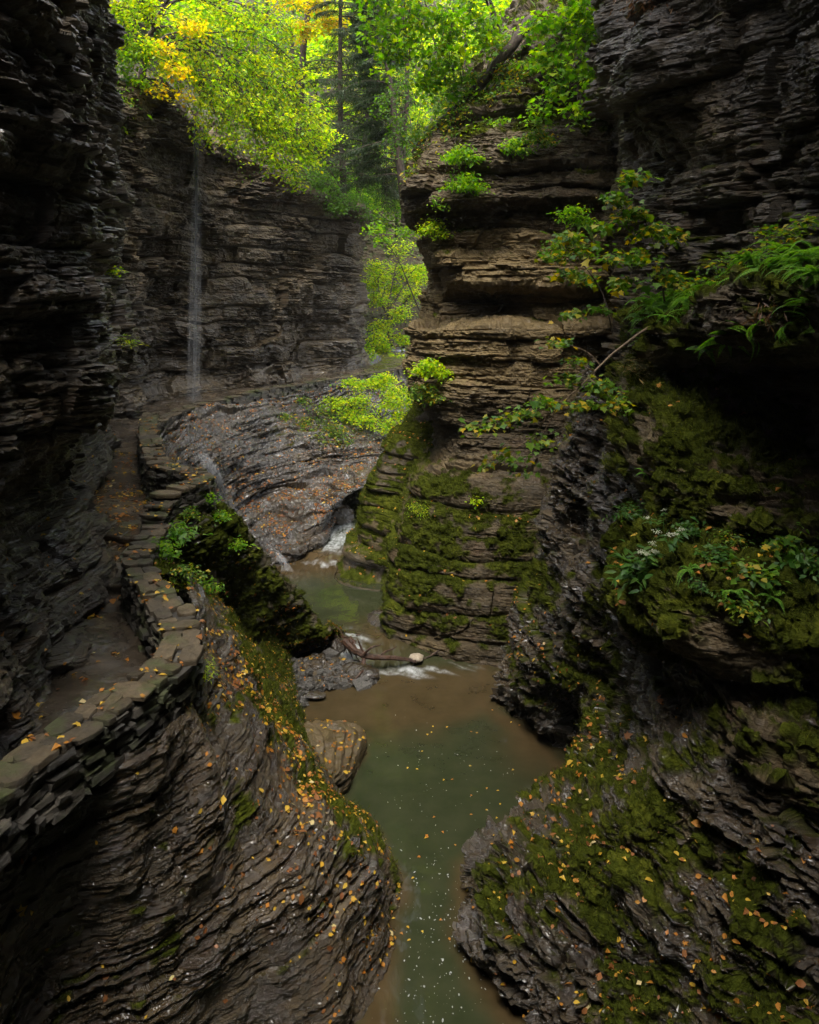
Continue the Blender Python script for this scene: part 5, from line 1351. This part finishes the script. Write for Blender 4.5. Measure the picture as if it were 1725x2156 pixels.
make_tree('branch_shrub', 'tall leafy shrub arching in front of the black crevice', 'shrub', [Q(1400, 640, 11.6), Q(1390, 560, 11.5), Q(1365, 480, 11.4), Q(1330, 420, 11.4)], .016,
    [cl(1340, 375, 11.4, .22, .10, n=12), cl(1300, 420, 11.4, .20, .12, n=14), cl(1330, 450, 11.4, .28, .12, n=16), cl(1370, 490, 11.4, .26, .16, n=16), cl(1280, 480, 11.5, .12, .07, n=7), cl(1420, 500, 11.3, .18, .10, n=10), cl(1345, 540, 11.3, .25, .14, n=15), cl(1290, 545, 11.4, .18, .09, n=9), cl(1400, 580, 11.2, .25, .15, n=14), cl(1310, 600, 11.3, .25, .1, n=10)],
    'shrub', tm='maple', size=.085, per=7, seed=82, limbs_from=.2, limb_r=.008, droop=.6, sag=.03)
make_tree('shrub', 'straggling green shrub in front of the pillar crevice', 'shrub', [Q(1290, 700, 12.2), Q(1270, 620, 12.3), Q(1230, 560, 12.4), Q(1190, 520, 12.5)], .012,
    [cl(1165, 540, 12.4, .16, .10, n=12), cl(1200, 500, 12.5, .20, .10, n=14), cl(1240, 520, 12.4, .2, .1, n=11), cl(1190, 580, 12.4, .2, .08, n=12), cl(1230, 590, 12.3, .18, .1, n=9), cl(1200, 665, 12.3, .12, .06, n=7), cl(1260, 650, 12.2, .12, .06, n=6)],
    'shrub', tm='maple', size=.085, per=6, seed=83, limbs_from=.2, limb_r=.007, droop=.5, sag=.03)
make_tree('plant', 'leafy plants along the top edge of the high fern ledge', 'plant', [Q(1560, 620, 9.9), Q(1560, 590, 9.9), Q(1562, 560, 9.9)], .012,
    [cl(1450, 600, 10.5, .25, .15, n=16), cl(1520, 560, 10.2, .2, .14, n=13), cl(1590, 540, 9.6, .22, .15, n=14), cl(1660, 500, 9, .22, .15, n=15), cl(1700, 470, 8.6, .2, .16, n=12), cl(1640, 480, 9.2, .12, .12, n=8)], 'shrub', tm='oval', size=.07, per=7, seed=84, limbs_from=0, limb_r=.006)
make_tree('bush', 'hanging mat of brown dead fern high under the top of the cliff', 'bush', [Q(1420, -30, 13.2), Q(1418, 0, 13.1), Q(1415, 20, 13.0)], .02,
    [cl(1400, 10, 13, .4, .25), cl(1440, 40, 12.9, .32, .25), cl(1420, 75, 13, .2, .2), cl(1370, -10, 13.2, .35, .3), cl(1480, 10, 12.6, .3, .25)],
    leaf_material('dead_fern', [(.06, .025, .012), (.11, .05, .02), (.15, .08, .03)], .3), tm='needle', size=.13, per=14, ntw=40, seed=85, droop=1.2, limbs_from=0, limb_r=.01)
# dead brown roots trailing below the ferns
make_tree('bush', 'brown dead fronds hanging below the right end of the fern ledge', 'bush', [Q(1680, 600, 8.1), Q(1680, 620, 8.1), Q(1678, 640, 8.05)], .012,
    [cl(1670, 650, 8, .2, .14), cl(1700, 640, 7.9, .16, .12), cl(1640, 665, 8.1, .15, .10)], leaf_material('dead_frond', [(.07, .03, .012), (.13, .065, .025)], .3), tm='needle', size=.10, per=10, ntw=26, seed=86, droop=1.3, limbs_from=0, limb_r=.005)

# white flowered plants on the ledge
M_white = plain('white_petals', (.28, .30, .18), (.45, .46, .34), 60, .6, 0)
def flower_plant(p, h, label, seed, n=5):
    r = np.random.default_rng(seed); p = np.array(p)
    root = empty('flowering_plant', tuple(p), label=label, cat='plant')
    st, lv, heads = MB(), MB(), []
    for k in range(n):
        e = p + (r.normal(0, .14), r.normal(0, .10), h * (.7 + .4 * r.random()))
        b = bez(p + (r.normal(0, .03), r.normal(0, .03), 0), e, 0, .06, 8, r); st.tube(b, np.linspace(.005, .002, 8), 4)
        a = b[r.integers(2, 8, 10)] + r.normal(0, .012, (10, 3))
        V, Fq = rand_leaves(a, np.zeros((10, 3)), .105, 'lance', .35, .3, r); lv.tris(V, Fq)
        fw = MB(); heads.append(fw)
        for j in range(30):
            c = e + (r.normal(0, .022), r.normal(0, .022), r.normal(.01, .010)); s = .0045
            fw.box(c, np.array([s, 0, 0]), np.array([0, s, 0]), np.array([0, 0, s * .6]), .0015)
    st.build('stem', LEAF['weed'], root, True, tuple(p)); lv.build('leaves', LEAF['weed'], root, True, tuple(p)); [h_.build('flower_head', M_white, root, False, tuple(p)) for h_ in heads]
    return root
for (u, v, h, lab, sd, n) in ((1375, 1190, .22, 'white flowering plant at the tip of the flower ledge', 5, 5), (1415, 1165, .2, 'white flowering plant behind the tip of the flower ledge', 6, 4), (1400, 1120, .26, 'slender plant with small white buds near the back of the ledge', 7, 3)):
    p, n_ = on_surface(K_L, (u, v)); flower_plant(p, h, lab, sd, n)
def weed(u, v, key, lab, rx, n, size=.075, lf='weed', tm='lance', seed=0, per=7):
    p, n_ = on_surface(key, (u, v)); p = np.array(p)
    return make_tree('plant', lab, 'plant', [p - (0, 0, .02), p + (0, 0, rx * .5), p + (0, 0, rx)], .006, [(p + (0, 0, rx * .7), (rx, rx * .8, rx * .6), n), (p + (rx * .6, 0, rx * .3), (rx * .7, rx * .6, rx * .4), n // 2 + 1)], lf, tm, size, per, seed=seed, limbs_from=0, limb_r=.004)
weed(1345, 1215, K_L, 'big toothed green leaves drooping off the tip of the flower ledge', .22, 18, .15, seed=91)
weed(1320, 1085, K_L, 'green leafy sprig on the mossy shoulder left of the flowers', .16, 12, .09, seed=92)
weed(1580, 1215, K_L, 'rounded green leaves in the middle of the flower ledge', .16, 13, .085, 'shrub', 'oval', 93)
weed(1660, 1175, K_L, 'reddish tinged leafy plant near the back of the flower ledge', .2, 14, .085, 'shrub', 'maple', 94)
weed(1500, 1170, K_L, 'small light green seedling among dead leaves on the flower ledge', .12, 9, .07, 'weed', 'oval', 95)
for q_, (u_, v_, lb_) in enumerate(((1450, 1120, 'low green herb on the back edge of the flower ledge'), (1540, 1140, 'tiny bright sprig in the brown litter of the flower ledge'), (1610, 1130, 'creeping herb along the rear of the flower ledge'), (1470, 1250, 'leafy tuft on the mossy front of the flower ledge'), (1560, 1290, 'dangling herb low on the front of the flower ledge'), (1690, 1130, 'leafy clump where the flower ledge meets the dark wall'))):
    weed(u_, v_, K_L, lb_, .13, 14, .055, ('weed', 'shrub', 'fern')[q_ % 3], ('oval', 'lance')[q_ % 2], 140 + q_, 8)
weed(1700, 1205, K_L, 'leafy stems at the outer right end of the flower ledge', .16, 12, .09, 'weed', 'oval', 96)
weed(1340, 790, K_M, 'brown and green grassy tuft on top of the moss bulge', .22, 24, .12, leaf_material('dry_grass', [(.05, .07, .01), (.10, .08, .02), (.16, .10, .03)], .3), 'needle', 97, 12)
weed(1305, 870, K_M, 'dark green leafy spray on the left side of the moss bulge', .2, 18, .07, 'shrub', 'oval', 98)
weed(1000, 1060, K_P, 'small bright seedling on the mossy dome', .10, 8, .07, 'lime', 'oval', 99)
weed(880, 1080, K_P, 'yellow green moss tuft with seedlings on the left edge of the dome', .25, 24, .07, 'lime', 'needle', 100, 10)
# weeds where the ridge meets the wall bay
weed(432, 1060, K_R, 'bright green weeds sprouting below the bay of the wall', .16, 14, .06, 'green', 'oval', 101, 9)
weed(470, 1095, K_R, 'leafy green plants trailing over the head of the mossy ridge', .16, 14, .055, 'green', 'oval', 102, 9)
weed(400, 1090, K_R, 'low green herbs in the hollow between wall and ridge', .18, 14, .055, 'shrub', 'oval', 103, 9)
weed(500, 1150, K_R, 'small herbs on the crest of the mossy ridge', .14, 14, .06, 'green', 'oval', 104, 8)
weed(365, 1130, K_R, 'ferny green tuft against the flat coping of the wall', .2, 20, .10, 'fern', 'lance', 105, 9)
weed(345, 1140, K_A, 'green moss and herbs spilling beside the wall top', .22, 20, .07, 'green', 'oval', 106, 8)
weed(370, 1235, K_A, 'yellow green moss cushion lapping onto the wall coping', .16, 22, .06, 'lime', 'needle', 107, 10)
weed(440, 1240, K_A, 'scattered green herbs in the gully beside the ridge', .2, 18, .055, 'green', 'oval', 108, 7)
weed(395, 1215, K_A, 'mossy herbs filling the hollow behind the wall coping', .18, 14, .05, 'shrub', 'oval', 112, 9)
weed(420, 1420, K_A, 'fresh green moss tuft at the outer corner of the near wall', .13, 18, .06, 'lime', 'needle', 109, 10)
weed(243, 575, 'dark dripping cliff overhanging the path', 'yellow and green tuft on the edge of the left cliff', .10, 7, .09, 'lime', 'oval', 110)
weed(262, 725, 'dark dripping cliff overhanging the path', 'mossy yellow green tuft lower on the left cliff edge', .12, 9, .08, 'lime', 'needle', 111)

# ---- moss pile: short upright shoots over everything mossy
mv, mf, n0 = [], [], 0
r_ = np.random.default_rng(21)
for key, cnt in ((K_B, 60000), (K_M, 22000), (K_L, 22000), (K_F, 9000), (K_A, 26000), (K_R, 34000), (K_P, 16000), ('rounded mossy ledges stacked beside the small cascade', 7000), ('dark block of mossy rock beneath the flower ledge', 8000)):
    S_, N_, m_ = SURF[key]
    p = S_.reshape(-1, 3); nn = N_.reshape(-1, 3); mm = m_.reshape(-1)
    yv = np.maximum(p[:, 1], 1)
    u = CX + p[:, 0] * F / yv; v = VH - (p[:, 2] - H) * F / yv
    facing = ((np.array([0, 0, H]) - p) * nn).sum(-1) > -.2
    ok = np.where((mm > .45) & (u > -20) & (u < 1750) & (v > -20) & (v < 2200) & (p[:, 1] > 3) & facing)[0]
    if len(ok) == 0: continue
    ids = r_.choice(ok, cnt)
    jit = r_.normal(0, .012, (cnt, 3))
    base_ = p[ids] + jit
    sc_ = np.clip(p[ids][:, 1] / 9, .8, 1.8)
    d_ = nn[ids] * .7 + (0, 0, .35) + r_.normal(0, .45, (cnt, 3))
    V, Fq = place_leaves(base_, d_, r_.normal(0, 1, (cnt, 3)), .034 * sc_ * np.exp(r_.normal(0, .35, cnt)), 'needle')
    w_ = V.reshape(cnt, 4, 3); c0 = w_[:, :1]; 
    mv.append(V); mf.append(Fq + n0); n0 += len(V)
M_moss = leaf_material('moss_shoot', [(.016, .022, .003), (.036, .046, .005), (.062, .076, .008), (.11, .115, .011)], .3, .8, .1)
o = mesh_np('moss', np.concatenate(mv), np.concatenate(mf), M_moss, None, True)
tag(o, 'short green moss growing over the rock', 'moss', None, 'stuff')
# ================================================================== FALLEN LEAVES
r_ = np.random.default_rng(77)
# depth buffer of the built rock, to know which leaves the picture shows
ZB = np.full((520, 420), 1e9)
def to_pix(p):
    y = np.maximum(p[:, 1], .5)
    return ((CX + p[:, 0] * F / y) * 410 / 1725, (VH - (p[:, 2] - H) * F / y) * 410 / 1725)
allp = [S_.reshape(-1, 3) for S_, _, _ in SURF.values()]
for ob in [o for o in bpy.data.objects if o.type == 'MESH' and o.name.split('.')[0] in ('stone_courses', 'coping', 'core')]:
    me = ob.data; a = np.zeros(len(me.vertices) * 3, np.float32); me.vertices.foreach_get('co', a)
    a = a.reshape(-1, 3) + np.array(ob.parent.location)
    f = np.zeros(len(me.polygons) * 3, np.int32); me.polygons.foreach_get('vertices', f); f = f.reshape(-1, 3)
    t = [a]
    for w in ((.33, .33, .34), (.5, .5, 0), (.5, 0, .5), (0, .5, .5), (.7, .15, .15), (.15, .7, .15), (.15, .15, .7)): t.append(sum(a[f[:, i]] * w[i] for i in range(3)))
    if ob.name.startswith('coping'): SURF['cap' + ob.name] = (a.astype(float), None, None)
    allp.append(np.concatenate(t))
for p in allp:
    p = p[p[:, 1] > 2]
    c, r = to_pix(p); c = c.astype(int); r = r.astype(int)
    ok = (c >= 0) & (c < 420) & (r >= 0) & (r < 520)
    np.minimum.at(ZB, (r[ok], c[ok]), p[ok][:, 1])
def visible(p):
    c, r = to_pix(p); c = c.astype(int); r = r.astype(int)
    ok = (c >= 0) & (c < 410) & (r >= 0) & (r < 512) & (p[:, 1] > 2)
    z = np.full(len(p), 0.0); z[ok] = ZB[r[ok], c[ok]]
    return ok & (p[:, 1] < z + .35 + .02 * p[:, 1])

PAL = dict(yellow=[(.45, .25, .02), (.50, .34, .045)], orange=[(.38, .13, .014), (.33, .16, .025)], brown=[(.16, .055, .016), (.26, .11, .035)], pale=[(.55, .48, .20), (.45, .32, .16)])
LM = {k: leaf_material('fallen_leaf_' + k, v, .25, .5, .3) for k, v in PAL.items()}
def leaf_variant(tm, seed):
    r = np.random.default_rng(seed)
    V, Fq = TM[tm]; V = V.copy() - (0, .5, 0)
    V[:, 2] += .35 * r.normal() * V[:, 0] ** 2 + .25 * r.normal() * V[:, 1] ** 2 + .18 * r.normal() * V[:, 0] * V[:, 1]
    V[:, 0] *= .8 + .3 * r.random()
    return V, Fq
VAR = [leaf_variant(t, s) for s, t in enumerate(['lance', 'oval', 'lance', 'oval', 'lance', 'maple'])]
for V, Fq in VAR[0::2]:
    V[:, 0] *= 2.3
SITES = [  # surface, count, (yellow, orange, brown, pale), size, where, phrase, group
    (K_A, 2000, (.32, .36, .26, .06),   .049, lambda p: .55 + .6 * np.exp(-((p[:, 0] + 1.4 - .0 * p[:, 1]) / 1.1) ** 2) * (p[:, 1] > 8.5) + 1.0 * (p[:, 1] > 9.6) * (p[:, 2] > .5), 'fallen leaf on the wet rock bank', 'fallen leaves on the rock bank'),
    (K_R, 700, (.35, .40, .20, .05), .070, lambda p: np.ones(len(p)), 'fallen leaf on the mossy ridge', 'fallen leaves on the mossy ridge'),
    (K_B, 900, (.20, .42, .34, .04), .058, lambda p: .15 + 1.4 * np.exp(-((p[:, 2] - 1.5) / 1.0) ** 2), 'fallen leaf on the mossy slope across the pool', 'fallen leaves on the mossy slope'),
    (K_P, 60, (.2, .5, .3, 0), .07, lambda p: (p[:, 2] < 3.4) * 1.0, 'fallen leaf on the mossy dome', 'fallen leaves on the dome'),
    (K_L, 110, (.1, .5, .4, 0), .075, lambda p: np.ones(len(p)), 'dead leaf on the flower ledge', 'dead leaves on the flower ledge'),
    (K_M, 24, (.1, .5, .4, 0), .07, lambda p: np.ones(len(p)), 'dead leaf on the moss bulge', 'dead leaves on the moss bulge'),
    ('path', 230, (.40, .35, .20, .05), .070, lambda p: (p[:, 1] < 20) * (.4 + (p[:, 1] > 12)), 'fallen leaf on the stone path', 'fallen leaves on the path'),
    ('cap', 330, (.42, .38, .18, .02), .060, lambda p: (p[:, 1] < 22) * 1.0, 'fallen leaf on the wall coping', 'fallen leaves on the wall coping'),
    ('dark gravel bar with scattered leaves beside the rapids', 90, (.4, .4, .2, 0), .065, lambda p: (p[:, 2] > .03) * 1.0, 'fallen leaf on the gravel bar', 'fallen leaves on the gravel bar'),
    ('low tan rock shelf with layered rim jutting into the pool', 75, (.5, .35, .1, .05), .060, lambda p: (p[:, 2] > .05) * 1.0, 'fallen leaf on the low rock shelf', 'fallen leaves on the rock shelf'),
    ('rounded mossy ledges stacked beside the small cascade', 90, (.3, .5, .2, 0), .07, lambda p: (p[:, 2] > .4) * 1.0, 'fallen leaf on the rounded ledges', 'fallen leaves on the rounded ledges'),
    ('wet bowl of swirling rock layers below the far path', 2600, (.08, .24, .66, .02), .065, lambda p: .6 + .5 * (p[:, 2] < 2.4), 'fallen leaf in the rock bowl', 'fallen leaves in the rock bowl'),
    ('dark dripping cliff overhanging the path', 60, (.2, .5, .3, 0), .06, lambda p: (p[:, 2] < 6.8) * 1.0, 'fallen leaf caught on the left cliff', 'fallen leaves on the left cliff'),
]
rows_ = []
for key, cnt, mixw, size, where, phrase, grp in SITES:
    if key == 'cap':
        p = np.concatenate([v[0] for k, v in SURF.items() if k.startswith('capcoping')]); nn = np.tile([[0, 0, 1.]], (len(p), 1))
        m4 = p[:, 2] > 4.26; p, nn = p[m4], nn[m4]
    else:
        S_, N_, _ = SURF[key]; p = S_.reshape(-1, 3); nn = N_.reshape(-1, 3)
    if nn[:, 2].mean() < 0 and key == 'path': nn = -nn
    wgt = np.clip(nn[:, 2] - .12, 0, 1) ** 1.2 * where(p) * (p[:, 1] > 3)
    if key != 'cap':
        a = np.linalg.norm(np.gradient(S_, axis=0), axis=-1) * np.linalg.norm(np.gradient(S_, axis=1), axis=-1); wgt = wgt * a.reshape(-1)
    vis = visible(p); wgt = wgt * vis
    if wgt.sum() <= 0: print('no leaves on', key); continue
    wgt = wgt * (.35 + sstep(-.25, .35, fbm(p, 1.6, 3, 303))) 
    ids = r_.choice(len(p), cnt, p=wgt / wgt.sum())
    col = r_.choice(4, cnt, p=np.array(mixw) / sum(mixw))
    sz = size * np.exp(r_.normal(0, .3, cnt))
    for i, c, s in zip(ids, col, sz):
        q = p[i] + r_.normal(0, .015, 3) * (1, 1, 0)
        rows_.append((s / p[i][1], q + nn[i] * .012 + (0, 0, .006), nn[i] + r_.normal(0, .22, 3), s, ('yellow', 'orange', 'brown', 'pale')[c], phrase, grp))
# leaves afloat
for k in range(70):
    u, v = r_.choice([720, 860, 950, 1020, 1100, 900]) + r_.normal(0, 60), 1480 + 520 * r_.random()
    q = np.array(P(u, v, 0)); 
    if -.3 < q[0] < 2.6: rows_.append((.045 / q[1], q + (0, 0, .012), np.array([0, 0, 1.]) + r_.normal(0, .05, 3), .05, ('yellow', 'orange')[k % 2], 'small leaf floating on the dark pool', 'leaves floating on the pool'))
rows_.sort(key=lambda t: -t[0])
NAMED = 300
meshes = {}
cname = dict(yellow='yellow', orange='orange', brown='brown', pale='pale cream')
def frame(n):
    n = n / np.linalg.norm(n); a = r_.random() * 6.283; d = np.array([math.cos(a), math.sin(a), 0]); d -= n * (d @ n); d /= max(np.linalg.norm(d), 1e-6)
    return np.cross(d, n), d, n
acc = {k: ([], [], [0]) for k in PAL}
for i, (_, q, n, s, c, phrase, grp) in enumerate(rows_):
    vi = int(r_.integers(len(VAR))); V, Fq = VAR[vi]
    x, d, n = frame(n)
    if i < NAMED:
        if (vi, c) not in meshes:
            o = mesh_np('fallen_leaf', V, Fq, LM[c], None, True); meshes[(vi, c)] = o.data
        else:
            o = bpy.data.objects.new('fallen_leaf', meshes[(vi, c)]); C.objects.link(o)
        o.matrix_world = Matrix(((x[0], d[0], n[0], q[0]), (x[1], d[1], n[1], q[1]), (x[2], d[2], n[2], q[2]), (0, 0, 0, 1))) @ Matrix.Scale(s, 4)
        tag(o, cname[c] + ' ' + phrase, 'leaf', cname[c] + ' ' + grp)
    else:
        W = q + s * (V[:, 0:1] * x + V[:, 1:2] * d + V[:, 2:3] * n)
        a = acc[c]; a[0].append(W); a[1].append(Fq + a[2][0]); a[2][0] += len(W)
me_v, me_f, me_m, n0 = [], [], [], 0
for k, c in enumerate(PAL):
    if acc[c][0]:
        V = np.concatenate(acc[c][0]); Fq = np.concatenate(acc[c][1]); me_v.append(V); me_f.append(Fq + n0); me_m.append(np.full(len(Fq), k)); n0 += len(V)
o = mesh_np('leaf_litter', np.concatenate(me_v), np.concatenate(me_f), None, None, True)
for c in PAL: o.data.materials.append(LM[c])
o.data.polygons.foreach_set('material_index', np.concatenate(me_m).astype(np.int32))
tag(o, 'countless small fallen leaves strewn over the rocks', 'leaf litter', None, 'stuff')
# ================================================================== LIGHT AND CAMERA
sc = bpy.context.scene
cam = bpy.data.cameras.new('camera')
co = bpy.data.objects.new('camera', cam)
C.objects.link(co)
co.location = (0, 0, H)
co.rotation_euler = (math.radians(90), 0, 0)
cam.sensor_fit = 'VERTICAL'
cam.sensor_height = 36
cam.lens = F / 2156.25 * 36
cam.shift_y = -(1078 - VH) / 2156.25
cam.clip_end = 1000
sc.camera = co
SUN_EL, SUN_AZ = math.radians(64), math.radians(186)      # azimuth clockwise from +Y: high behind the viewer
w = bpy.data.worlds.new('World')
sc.world = w
w.use_nodes = True
wt = w.node_tree
bg = wt.nodes['Background']
sky = wt.nodes.new('ShaderNodeTexSky')
sky.sky_type = 'NISHITA'
sky.sun_disc = False
sky.sun_elevation = SUN_EL
sky.sun_rotation = SUN_AZ
sky.dust_density = 4.0
hsv = wt.nodes.new('ShaderNodeHueSaturation')
hsv.inputs['Saturation'].default_value = .25      # overcast: a whiter sky
wt.links.new(sky.outputs[0], hsv.inputs['Color'])
wt.links.new(hsv.outputs[0], bg.inputs[0])
bg.inputs[1].default_value = .15
sl = bpy.data.lights.new('sun', 'SUN')
sl.energy = .8
sl.angle = math.radians(20)
sl.color = (1, .95, .86)
so = bpy.data.objects.new('sun', sl)
C.objects.link(so)
dv = Vector((math.sin(SUN_AZ) * math.cos(SUN_EL), math.cos(SUN_AZ) * math.cos(SUN_EL), math.sin(SUN_EL)))
so.rotation_euler = (-dv).to_track_quat('-Z', 'Y').to_euler()
so.location = (0, 0, 40)
HZ = .0003
if HZ:
    hz = NT('haze')
    vol = hz.n('ShaderNodeVolumePrincipled')
    vol.inputs['Density'].default_value = HZ
    vol.inputs['Color'].default_value = (.85, .88, .86, 1)
    vol.inputs['Anisotropy'].default_value = .3
    hz.l(vol.outputs[0], hz.out.inputs['Volume'])
    hb = np.array([(x, y, z) for x in (-60, 60) for y in (-20, 130) for z in (-3, 75)], float)
    hf = np.array([(0, 1, 3, 2), (4, 6, 7, 5), (0, 4, 5, 1), (2, 3, 7, 6), (0, 2, 6, 4), (1, 5, 7, 3)])
    tag(mesh_np('haze', hb, hf, hz.m), 'thin damp haze filling the gorge', 'haze', None, 'stuff')
sc.cycles.volume_max_steps = 64
sc.view_settings.view_transform = 'Standard'
sc.view_settings.look = 'None'
sc.view_settings.exposure = EXPO
sc.cycles.use_denoising = True
sc.cycles.max_bounces = 6
sc.cycles.transparent_max_bounces = 12
sc.cycles.caustics_reflective = False
sc.cycles.caustics_refractive = False
print('SCRIPT TIME', round(time.time() - T0, 1), 'verts', sum(len(m.vertices) for m in bpy.data.meshes))
